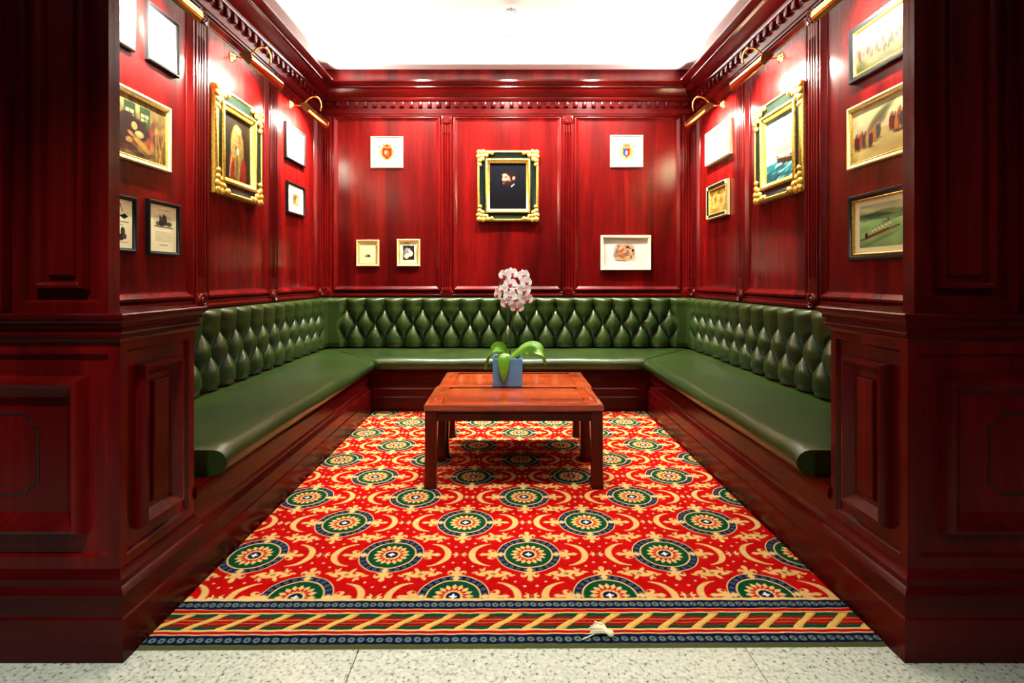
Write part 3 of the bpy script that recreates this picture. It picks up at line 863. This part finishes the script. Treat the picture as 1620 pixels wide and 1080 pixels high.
@art
def old_photograph(c):
    c.rect(.18, .84, .16, .84, (34, 26, 24)); c.speck(.3, 6, 8)
    c.ell(.40, .62, .12, .12, (150, 140, 150)); c.ell(.62, .46, .13, .14, (236, 230, 200)); c.ell(.38, .36, .15, .14, (216, 214, 190)); c.ell(.54, .62, .07, .09, (196, 180, 150)); c.ell(.28, .52, .07, .13, (120, 112, 104)); c.ell(.70, .27, .09, .07, (20, 14, 12))
@art
def figure_print(c):
    c.poly([(.26, .22), (.22, .40), (.24, .66), (.30, .80), (.62, .80), (.70, .72), (.72, .34), (.66, .24), (.50, .20)], (206, 186, 150)); c.ell(.48, .50, .22, .26, (214, 160, 112), .8, soft=.06)
    for i in range(46):
        q = c.rg.rand(4); cols = [(150, 92, 50), (224, 170, 120), (196, 96, 60), (236, 214, 170), (120, 120, 110), (170, 60, 40)]
        c.ell(.27 + .42 * q[0], .26 + .46 * q[1], .015 + .03 * q[2], .02 + .05 * q[3], cols[i % 6], .85, rot=q[2] * 6)
    c.ell(.28, .42, .05, .08, (150, 146, 138)); c.ell(.55, .70, .025, .04, (20, 14, 14)); c.ell(.66, .58, .03, .045, (24, 20, 26)); c.line(.30, .24, .50, .22, .012, (80, 70, 50)); c.ell(.44, .40, .05, .10, (180, 80, 40), .7)
@art
def pale_document(c):
    for k in range(9): c.line(.2, .80 - k * .07, .8 - .1 * (k % 3), .80 - k * .07, .006, (214, 210, 196))
@art
def cream_document(c):
    for k in range(4): c.line(.22, .36 - k * .06, .78 - .12 * (k % 2), .36 - k * .06, .008, (206, 190, 130))
    c.line(.15, .86, .85, .86, .01, (220, 200, 130)); c.ell(.5, .64, .18, .10, (238, 226, 180))
@art
def engraving_tools(c):
    c.rect(.06, .94, .05, .95, (226, 226, 186))
    for x_, y_ in ((.30, .84), (.62, .82)): c.line(x_ - .07, y_ - .06, x_, y_ + .08, .010, (40, 40, 40)); c.line(x_ + .07, y_ - .06, x_, y_ + .08, .010, (40, 40, 40))
    c.poly([(.58, .66), (.76, .72), (.88, .66), (.74, .60)], (20, 20, 24)); c.line(.10, .54, .88, .54, .008, (60, 60, 50)); c.ell(.36, .70, .10, .05, (70, 70, 60)); c.line(.2, .46, .7, .47, .006, (90, 90, 80))
    c.ell(.70, .34, .07, .09, (50, 50, 46)); c.ell(.64, .22, .10, .07, (34, 34, 32)); c.ell(.76, .24, .06, .06, (60, 60, 56)); c.ell(.34, .28, .09, .12, (60, 58, 50)); c.ell(.30, .20, .11, .06, (90, 88, 76)); c.line(.15, .12, .85, .12, .006, (110, 110, 96))
@art
def engraving_carriage(c):
    c.rect(.04, .96, .04, .96, (226, 228, 190)); c.ell(.5, .66, .36, .16, (186, 188, 154), .8, soft=.06)
    c.poly([(.34, .60), (.36, .80), (.44, .74), (.52, .82), (.60, .78), (.66, .64), (.74, .58), (.30, .56)], (34, 36, 34)); c.ell(.44, .62, .12, .07, (24, 26, 24)); c.ell(.72, .61, .10, .05, (60, 62, 58)); c.line(.18, .54, .86, .53, .012, (70, 72, 62)); c.ell(.28, .60, .05, .05, (90, 92, 80))
    for k in range(7): c.line(.22, .42 - .032 * k, .80, .42 - .032 * k, .005, (156, 156, 122))
    c.line(.30, .90, .72, .90, .006, (140, 140, 110)); c.line(.36, .14, .66, .14, .008, (120, 120, 96))
@art
def workshop(c):
    c.grad(0, 1, (120, 84, 30), (176, 150, 84)); c.speck(.25, 7, 7)
    for x_ in (.14, .44): c.rect(x_, x_ + .22, .62, .90, (40, 74, 40)); c.rect(x_ + .03, x_ + .19, .64, .78, (214, 224, 150)); c.line(x_ + .11, .64, x_ + .11, .78, .01, (60, 80, 50)); c.line(x_ + .03, .71, x_ + .19, .71, .01, (60, 80, 50))
    c.ell(.20, .58, .16, .14, (40, 24, 14)); c.ell(.36, .46, .26, .20, (28, 18, 12), soft=.06); c.ell(.10, .30, .20, .22, (34, 20, 12), soft=.06); c.ell(.56, .50, .13, .16, (50, 34, 18), soft=.05)
    c.ell(.34, .52, .06, .07, (196, 160, 90)); c.ell(.44, .40, .09, .06, (230, 206, 140)); c.ell(.30, .36, .10, .035, (212, 150, 90), rot=-.4); c.ell(.24, .26, .07, .05, (206, 160, 80))
    c.poly([(.30, .30), (.62, .10), (.72, .14), (.40, .36)], (200, 150, 60)); c.poly([(.05, .14), (.4, .02), (.6, .04), (.3, .2)], (70, 44, 20))
    for x_, y_, cl in ((.62, .60, (50, 90, 40)), (.68, .50, (160, 60, 30)), (.73, .62, (120, 60, 40)), (.63, .30, (190, 60, 30)), (.70, .26, (210, 120, 60)), (.76, .40, (90, 50, 30))): c.ell(x_, y_, .04, .10, cl, .9, rot=.1, soft=.02)
    for x0, x1 in ((.80, .78), (.86, .99), (.92, .80)): c.line(x0, .02, x1, .62, .014, (206, 160, 70))
    c.speck(.22, 16, 14)
@art
def judge(c):
    c.grad(0, 1, (10, 8, 4), (34, 20, 8)); c.speck(.3, 5, 5)
    c.poly([(.22, .0), (.24, .30), (.34, .46), (.62, .46), (.80, .30), (.86, .0)], (150, 14, 8)); c.ell(.34, .22, .12, .24, (182, 20, 10), soft=.06); c.ell(.74, .18, .10, .20, (190, 18, 10), soft=.06)
    c.poly([(.44, .48), (.40, .06), (.58, .0), (.66, .44)], (196, 160, 60)); c.ell(.50, .24, .05, .22, (120, 80, 20), .8, soft=.03)
    c.ell(.50, .70, .17, .17, (206, 168, 70), soft=.03); c.ell(.36, .52, .09, .22, (196, 160, 70), soft=.03); c.ell(.66, .52, .09, .20, (170, 130, 50), soft=.03)
    c.ell(.54, .68, .10, .12, (214, 150, 70), soft=.03); c.ell(.60, .67, .04, .09, (150, 90, 40), .8, soft=.03); c.ell(.50, .70, .02, .010, (60, 30, 14)); c.ell(.59, .70, .018, .010, (60, 30, 14)); c.line(.555, .70, .565, .64, .008, (150, 84, 40)); c.ell(.55, .60, .03, .010, (130, 50, 30)); c.ell(.53, .80, .13, .05, (216, 184, 100), soft=.02)
    c.ell(.53, .47, .05, .06, (236, 224, 180)); c.ell(.56, .12, .06, .05, (206, 140, 70)); c.line(.30, .34, .24, .05, .02, (230, 190, 90)); c.speck(.15, 20, 24); c.c *= .38
@art
def brown_miniature(c):
    c.rect(.30, .70, .28, .72, (150, 110, 60)); c.ell(.46, .52, .09, .14, (90, 50, 26), soft=.04); c.ell(.58, .46, .08, .10, (200, 160, 90), soft=.04); c.ell(.54, .62, .05, .06, (110, 60, 40))
@art
def old_map(c):
    c.c[:] = np.array((190, 140, 50)) / 255.; c.speck(.3, 6, 6); c.ell(.34, .52, .22, .36, (214, 176, 84), soft=.04); c.ell(.68, .50, .22, .36, (206, 160, 70), soft=.04); c.ell(.32, .58, .09, .14, (150, 100, 40), soft=.05); c.ell(.66, .46, .10, .14, (160, 104, 40), soft=.05); c.line(.51, .1, .51, .9, .012, (120, 80, 24)); c.speck(.2, 16, 16)
@art
def tall_ship(c):
    c.grad(.28, 1, (226, 236, 226), (150, 196, 190)); c.ell(.40, .70, .45, .16, (236, 240, 226), .7, soft=.15); c.ell(.7, .9, .4, .12, (120, 160, 160), .6, soft=.15); c.ell(.3, .45, .5, .14, (240, 244, 232), .7, soft=.12)
    c.grad(0, .28, (4, 76, 92), (14, 120, 134)); c.speck(.25, 12, 14, c.y < .3)
    for i in range(34):
        q = c.rg.rand(3); c.ell(q[0], .27 * q[1], .05 + .09 * q[2], .008 + .012 * q[2], [(10, 60, 80), (150, 214, 210), (20, 140, 150), (220, 240, 234)][i % 4], .8, rot=.35)
    c.poly([(.36, .40), (.42, .25), (.92, .22), (1.0, .36), (.80, .33), (.50, .34)], (48, 26, 20)); c.line(.40, .35, .94, .30, .01, (190, 150, 90))
    for x_, top in ((.50, .88), (.68, .96), (.86, .86)):
        c.line(x_, .32, x_ + .02, top, .008, (70, 50, 30))
        for k, (yy, ww) in enumerate(((.42, .105), (.56, .10), (.69, .085), (.80, .065))):
            if yy < top - .05: c.poly([(x_ - ww, yy), (x_ + ww * .8, yy), (x_ + ww * .9, yy + .10), (x_ - ww * .7, yy + .115)], [(206, 196, 130), (186, 184, 120), (216, 210, 156), (196, 190, 132)][k]); c.line(x_ - ww, yy, x_ + ww * .8, yy, .006, (96, 84, 46))
    c.poly([(.34, .40), (.22, .48), (.44, .72)], (200, 192, 130)); c.ell(.46, .24, .12, .02, (236, 246, 240), .9); c.c *= .62
@art
def field_crowd(c):
    c.grad(.45, 1, (226, 226, 190), (248, 246, 226)); c.grad(0, .45, (120, 124, 60), (190, 190, 110)); c.speck(.2, 8, 8)
    for i in range(70):
        q = c.rg.rand(3); x_ = q[0]; y_ = .28 + .26 * q[1]; cl = [(214, 104, 100), (64, 56, 26), (222, 140, 130), (110, 40, 36), (150, 140, 70), (50, 70, 34)][i % 6]
        c.ell(x_, y_, .026, .085, cl, 1, soft=.01); c.ell(x_, y_ + .09, .014, .024, (190, 100, 84), 1)
@art
def gathering(c):
    c.grad(.5, 1, (236, 228, 176), (214, 206, 150)); c.grad(0, .5, (226, 206, 120), (196, 184, 120)); c.speck(.1, 7, 7)
    for x_, y_, a, b_ in ((.50, .74, .18, .07), (.42, .64, .14, .06), (.62, .80, .14, .06), (.38, .56, .12, .05), (.55, .66, .10, .06)): c.ell(x_, y_, a, b_, (96, 96, 60), .75, rot=.5, soft=.06)
    for i, (x_, y_) in enumerate(((.06, .36), (.11, .34), (.16, .38), (.22, .36), (.28, .37), (.34, .34), (.42, .42), (.48, .46), (.70, .52), (.75, .50), (.83, .56), (.88, .52), (.93, .50), (.97, .54), (.79, .46))):
        cl = [(110, 30, 20), (60, 50, 40), (170, 60, 30), (40, 70, 60), (190, 150, 60), (50, 40, 34), (196, 110, 40), (40, 90, 80)][i % 8]
        c.ell(x_ + .025, y_ + .03, .028, .13, [(70, 40, 30), (120, 90, 50), (50, 60, 50)][i % 3], 1, soft=.015); c.ell(x_ + .025, y_ + .17, .016, .025, (150, 100, 70))
        c.ell(x_, y_, .034, .14, cl, 1, soft=.015); c.ell(x_, y_ + .15, .018, .028, (190, 130, 90)); c.ell(x_ + .02, y_ - .13, .05, .02, (120, 100, 50), .7)
    c.ell(.95, .34, .04, .06, (200, 60, 80)); c.ell(.84, .34, .10, .03, (60, 50, 30), .8)
@art
def rowing(c):
    c.c[:] = np.array((232, 230, 190)) / 255.
    m = (c.x > .10) & (c.x < .92) & (c.y > .10) & (c.y < .90); old = c.c.copy()
    c.grad(0, .66, (110, 150, 84), (150, 196, 124)); c.grad(.66, 1, (140, 164, 120), (206, 214, 176)); c.speck(.10, 5, 9)
    c.ell(.3, .68, .30, .05, (40, 70, 46), 1, soft=.03); c.ell(.62, .72, .26, .06, (46, 76, 50), 1, soft=.03); c.ell(.86, .70, .14, .05, (60, 90, 62), 1, soft=.03); c.ell(.5, .63, .5, .025, (60, 94, 62), .8, soft=.03)
    c.line(.12, .24, .86, .46, .010, (60, 36, 20)); c.poly([(.24, .25), (.70, .40), (.68, .44), (.24, .31)], (120, 34, 20)); c.ell(.24, .32, .03, .06, (16, 20, 16))
    for k in range(6): c.ell(.36 + .066 * k, .40 + .022 * k, .014, .035, (240, 220, 180)); c.ell(.36 + .066 * k, .445 + .022 * k, .010, .018, (120, 60, 40)); c.line(.36 + .066 * k, .37 + .022 * k, .42 + .066 * k, .29 + .02 * k, .004, (90, 70, 40))
    c.ell(.45, .22, .30, .03, (70, 100, 56), .6, rot=.25, soft=.04); c.line(.56, .55, .92, .62, .008, (90, 50, 30)); c.ell(.66, .585, .015, .03, (60, 50, 40)); c.ell(.2, .60, .04, .008, (60, 60, 40))
    c.c = np.where(m[..., None], c.c, old); 

def picture(M, wd, ht, style, artname, label, res=.0035, bg=(240, 238, 222), tone=1.0):
    """M places the centre of the picture's back on the wall; local z points into the room"""
    root = tag(empty('framed_picture', M), label, 'picture')
    oil = False
    if style == 'ornate':
        oil = True
        MB().ring(wd, ht, [(.000, 0), (.000, .030), (.006, .042), (.016, .046), (.022, .040)]).build('outer_gilt_rim', 'gold', root, smooth=50)
        MB().ring(wd - .044, ht - .044, [(0, .012), (0, .040), (.010, .034), (.030, .026), (.052, .028), (.058, .030)]).build('frame', 'green_black', root, smooth=50)
        MB().ring(wd - .160, ht - .160, [(0, .010), (0, .038), (.006, .044), (.014, .044), (.022, .034), (.036, .024), (.040, .018), (.040, .008)]).build('inner_gilt_rim', 'gold', root, smooth=50)
        iw, ih, zz = wd - .240, ht - .240, .012
        ob = MB()
        for q, (ex, ey) in enumerate(((.0, .0), (.03, -.004), (-.004, .03), (.062, .002), (.002, .062), (.092, .004), (.004, .092), (.022, .026), (.050, .022), (.022, .050))):
            ob.sphere((ex - .040, ey - .040, .040 - .02 * math.hypot(ex, ey)), (.021 - .08 * max(ex, ey) * .9 * .6 if True else 0, .021 - .045 * max(ex, ey), .014), 9, 6)
        OM = ob.mesh('corner_ornament', 'gold', 60)
        for sx, sy in ((-1, -1), (1, -1), (1, 1), (-1, 1)):
            # local corner points to the outside; mirrored for each corner
            link('corner_ornament', OM, root, Matrix.Translation((sx * wd / 2, sy * ht / 2, 0)) @ Matrix.Diagonal((-sx, -sy, 1, 1)) @ Matrix.Scale(1.3, 4, (1, 0, 0)) @ Matrix.Scale(1.3, 4, (0, 1, 0)) @ Matrix.Translation((.055, .055, 0)))
    else:
        mats = {'black': 'black', 'blackgold': 'black', 'cream': 'cream', 'gold': 'palegold', 'gilt': 'gold', 'brown': 'black', 'thin': 'cream'}
        dims = {'black': (.020, .022), 'blackgold': (.026, .026), 'cream': (.026, .034), 'gold': (.020, .024), 'gilt': (.028, .028), 'brown': (.036, .030), 'thin': (.011, .020)}
        fw, fd = dims[style]
        MB().ring(wd, ht, [(0, 0), (0, fd - .004), (.003, fd), (fw * .5, fd), (fw * .7, fd - .004), (fw - .002, fd - .006), (fw, fd - .010), (fw, .006)]).build('frame', mats[style], root, smooth=40)
        iw, ih, zz = wd - 2 * fw, ht - 2 * fw, .008
        if style in ('blackgold', 'brown', 'gold'):
            MB().ring(iw, ih, [(0, .006), (0, fd - .008), (.004, fd - .006), (.009, fd - .012), (.009, .006)]).build('inner_slip', 'gold', root, smooth=40)
            iw -= .018; ih -= .018
        if style == 'brown':
            MB().ring(wd + .001, ht + .001, [(-.001, .004), (-.001, fd - .006), (.006, fd + .002), (.010, fd - .001)]).build('outer_slip', 'palegold', root, smooth=40)
            for sx in (-1, 1):
                for sy in (-1, 1):
                    MB().cbox(-.013, .013, -.013, .013, fd - .006, fd + .003, .003).build('corner_boss', 'palegold', root, Matrix.Translation((sx * (wd / 2 - .022), sy * (ht / 2 - .022), 0)))
    cv = Canvas(iw, ih, res, bg)
    ART[artname](cv)
    cv.c = cv.c * tone
    gx_, gy_ = np.meshgrid(np.linspace(-.5, .5, cv.nx), np.linspace(-.5, .5, cv.ny))
    X, Y = gx_ * iw, gy_ * ih
    me = grid_mesh('image', X, Y, np.full(X.shape, zz), cv.c, 'oil' if oil else 'print')
    link('canvas' if oil else 'print', me, root)
    MB().box(-wd / 2 + .004, wd / 2 - .004, -ht / 2 + .004, ht / 2 - .004, .0005, .005).build('backing', 'brown', root, smooth=0)
    if not oil:
        gm = bpy.data.meshes.new('glass')
        gm.from_pydata([(-iw / 2, -ih / 2, zz + .003), (iw / 2, -ih / 2, zz + .003), (iw / 2, ih / 2, zz + .003), (-iw / 2, ih / 2, zz + .003)], [], [(0, 1, 2, 3)])
        gm.materials.append(MAT['glass']); link('glass', gm, root)
    return root
def back_pic(x0, x1, y0, y1, *a, **k):
    Y = 4.97
    X0, X1 = (x0 - 802) * Y / F, (x1 - 802) * Y / F; Z1, Z0 = 1.1 - (y0 - 441) * Y / F, 1.1 - (y1 - 441) * Y / F
    return picture(on_back((X0 + X1) / 2, (Z0 + Z1) / 2, .002), X1 - X0, Z1 - Z0, *a, **k)
def side_pic(make, y0, y1, z0, z1, *a, **k):
    return picture(make((y0 + y1) / 2, (z0 + z1) / 2, .002), y1 - y0, z1 - z0, *a, **k)
WH = (246, 246, 238)
back_pic(586, 637, 215, 265, 'thin', 'arms_red', 'small white coat of arms with a red shield in a thin cream frame', bg=(240, 240, 232), tone=.88)
back_pic(966, 1018, 213, 264, 'thin', 'arms_blue', 'small white coat of arms with a blue and red shield in a thin cream frame', bg=(240, 240, 232), tone=.88)
back_pic(755, 852, 238, 350, 'ornate', 'gentleman', 'dark oil portrait of a bearded man in profile in an ornate gilt frame', tone=.72)
back_pic(563, 599, 379, 421, 'gold', 'tiny_sketch', 'little gilt-framed print of a tiny sketch on bare cream paper', bg=(240, 236, 190), res=.003, tone=.9)
back_pic(627.5, 664, 378, 421, 'gold', 'old_photograph', 'little gilt-framed dark vintage photograph with pale figures', bg=(240, 236, 190), res=.003)
back_pic(951, 1030, 372, 427, 'cream', 'figure_print', 'wide cream-framed print of a tan figure group on a white mat', bg=WH, res=.003, tone=.84)
side_pic(on_left, 2.235, 2.485, 2.185, 2.48, 'black', 'pale_document', 'pale paper in a thin black frame half hidden behind the tall wooden screen', bg=WH)
side_pic(on_left, 2.57, 2.82, 2.19, 2.485, 'black', 'pale_document', 'pale paper in a thin black frame between a half-hidden frame and a fluted pilaster', bg=WH)
side_pic(on_left, 2.345, 2.745, 1.66, 2.00, 'gold', 'workshop', 'gilt-framed brown painting of people at work in a workshop with windows', res=.003, tone=.62)
side_pic(on_left, 2.255, 2.495, 1.225, 1.49, 'black', 'engraving_tools', 'black-framed engraving of several small instruments on yellowish paper', res=.0025, bg=(232, 232, 196))
side_pic(on_left, 2.575, 2.825, 1.222, 1.50, 'black', 'engraving_carriage', 'black-framed engraving of one dark machine above lines of text', res=.0025, bg=(232, 232, 196))
side_pic(on_left, 3.135, 3.725, 1.625, 2.29, 'ornate', 'judge', 'ornate gilt-framed portrait of a judge in long wig and red robe', res=.004)
side_pic(on_left, 4.18, 4.58, 2.08, 2.375, 'black', 'pale_document', 'pale paper in a thin black frame above a smaller brown miniature', bg=WH)
side_pic(on_left, 4.21, 4.57, 1.64, 1.90, 'black', 'brown_miniature', 'black-framed brown miniature picture on a wide white mat', bg=(240, 236, 214))
side_pic(on_right, 4.13, 4.62, 2.10, 2.385, 'cream', 'cream_document', 'cream-framed pale document above an old map', bg=(250, 246, 214), tone=.80)
side_pic(on_right, 4.17, 4.60, 1.62, 1.91, 'brown', 'old_map', 'old yellowed double map in a black frame with gilt corners', tone=.70)
side_pic(on_right, 3.095, 3.685, 1.63, 2.29, 'ornate', 'tall_ship', 'ornate gilt-framed painting of a tall sailing ship on green sea', res=.004)
side_pic(on_right, 2.25, 2.69, 2.105, 2.385, 'blackgold', 'field_crowd', 'black-framed picture of a pink crowd on a field under bright sky', res=.003, tone=.36)
side_pic(on_right, 2.275, 2.71, 1.665, 1.985, 'gold', 'gathering', 'gold-framed picture of groups of people gathered on sandy ground', res=.003, tone=.76)
side_pic(on_right, 2.28, 2.70, 1.195, 1.525, 'blackgold', 'rowing', 'black-framed picture of a rowing crew on a green river', res=.003, tone=.92)

# ------------------------------------------------------------------ brass picture lights
LAMP_W = 80
def picture_light(make, y, label, power=LAMP_W):
    M = make(y, 2.55, .001)
    root = tag(empty('picture_light', M), label, 'lamp')
    MB().lathe([(.034, 0), (.034, .006), (.026, .012), (.024, .018), (.012, .024), (.006, .028), (0, .030)], 20).build('wall_rosette', 'brass', root, smooth=50)
    arm = bez([(0, 0, .02), (0, -.01, .10), (0, -.05, .11), (0, .10, .13), (0, .14, .23), (0, .02, .28), (0, -.055, .245)], 28)
    MB().tube(arm, .0065, 10).build('gooseneck_arm', 'brass', root, smooth=60)
    # half-round hood, open towards the wall and down
    L, R = .44, .043; zc, yc = .200, -.102
    rows = []; n = 14; a0, a1 = math.radians(-62), math.radians(150)
    b = MB()
    for x in (-L / 2, L / 2):
        rows += [(x, yc + R * math.sin(a0 + (a1 - a0) * k / n), zc + R * math.cos(a0 + (a1 - a0) * k / n)) for k in range(n + 1)]
        rows += [(x, yc + (R - .003) * math.sin(a0 + (a1 - a0) * k / n), zc + (R - .003) * math.cos(a0 + (a1 - a0) * k / n)) for k in reversed(range(n + 1))]
    m = 2 * (n + 1)
    b.grid(rows, m, 2, True); b.f.append(tuple(range(m))); b.f.append(tuple(m + k for k in reversed(range(m))))
    b.build('hood', 'brass', root, smooth=40)
    for x in (-L / 2, L / 2):
        c = MB(); pts = [(x, yc + (R + .001) * math.sin(a0 + (a1 - a0) * k / n), zc + (R + .001) * math.cos(a0 + (a1 - a0) * k / n)) for k in range(n + 1)]
        q = [(px + .004 * (1 if x > 0 else -1), py, pz) for px, py, pz in pts]
        c.add(pts + q, [tuple(range(n + 1)), tuple(n + 1 + k for k in reversed(range(n + 1)))] + [(k, k + 1, n + 2 + k, n + 1 + k) for k in range(n)] + [(n, 0, n + 1, 2 * n + 1)])
        c.build('hood_end', 'brass', root, smooth=40)
    MB().tube([(-L / 2 + .03, yc, zc), (L / 2 - .03, yc, zc)], .009, 10).build('lamp_tube', 'bulb', root, smooth=60)
    # the tube's light leaves through the open side of the hood
    p = M @ Vector((0, yc - .012, zc - .016)); dr = (M.to_3x3() @ Vector((0, -.48, -.88)))
    l = area('picture_lamp', p, dr, L - .08, .03, power, WARM, 135)
    zz = -dr.normalized(); xx = (M.to_3x3() @ Vector((1, 0, 0))).normalized(); yy = zz.cross(xx)
    l.rotation_euler = Matrix((xx, yy, zz)).transposed().to_euler()
picture_light(on_left, 2.43, 'brass picture light above two pale black-framed papers')
picture_light(on_left, 3.39, 'brass picture light above the portrait of the judge')
picture_light(on_left, 4.31, 'brass picture light above the single pale black-framed paper near the corner')
picture_light(on_right, 2.43, 'brass picture light above the picture of the pink crowd', 26)
picture_light(on_right, 3.40, 'brass picture light above the painting of the sailing ship')
picture_light(on_right, 4.31, 'brass picture light above the cream-framed document')

# ------------------------------------------------------------------ ceiling fittings and the tassel
def downlight(x, y, label, z=ZC, grp='recessed round downlights in the alcove ceiling'):
    r = tag(empty('downlight', Matrix.Translation((x, y, z))), label, 'lamp', grp)
    MB().lathe([(.040, -.001), (.046, -.006), (.056, -.006), (.060, 0)], 24).build('trim_ring', 'white', r)
    MB().lathe([(0, -.003), (.040, -.003)], 24).build('lens', 'lens', r)
for x, nm in ((-.85, 'coat of arms with the red shield'), (.02, 'portrait of the bearded man'), (.85, 'coat of arms with the blue shield')):
    downlight(x, 4.38, 'small round recessed ceiling downlight above the ' + nm)
for x, nm in ((-.75, 'beside the portrait of the judge'), (.75, 'beside the painting of the ship')):  # added fittings out of view, for the bench-end fill spots
    downlight(x, 2.3, 'small round added downlight, out of view, over the bench end ' + nm)
downlight(.03, 2.15, 'small round added downlight, out of view, above the potted orchid')  # added fitting for the unseen fill on flowers and tables
sd = tag(empty('smoke_detector', Matrix.Translation((.03, 3.86, ZC))), 'small round white smoke detector on the white ceiling', 'detector')
MB().lathe([(.05, 0), (.05, -.012), (.042, -.026), (.02, -.032), (0, -.032)], 24).build('housing', 'white', sd)
for k in range(8):
    MB().box(.034, .044, -.004, .004, -.029, -.020, Matrix.Rotation(k * PI / 4, 4, 'Z')).build('vent_slot', 'black', sd, smooth=0)

ts = tag(empty('tassel', frame_matrix((.292, 1.588, .0125), (.86, -.51, 0), (.51, .86, 0), (0, 0, 1))), 'small cream cotton tassel lying on the front border of the carpet', 'tassel')
b = MB()
b.sphere((.026, 0, .011), (.012, .010, .0105), 12, 8)
b.build('knot', 'thread', ts, smooth=60)
b = MB()
for i in range(46):
    a = rnd.uniform(-.62, .62); L = rnd.uniform(.042, .058); zt = rnd.uniform(.001, .022) 
    b.tube([(.020, .004 * a, .011), (.002, .020 * a, .011 + .6 * (zt - .011) + .006), (-L + .02, L * a * .75, max(.0025, zt * .8))], [.0026, .0022, .0016], 5)
b.build('fringe', 'thread', ts, smooth=60)['kind'] = 'stuff'
for a, L in ((-.9, .085), (-1.0, .078)):
    MB().tube([(.01, -.002, .008), (-.02, -.02, .004), (-.03 + math.cos(a) * -.02, -.055 * L / .08, .0025)], .0014, 5).build('loose_thread', 'thread', ts, smooth=60)
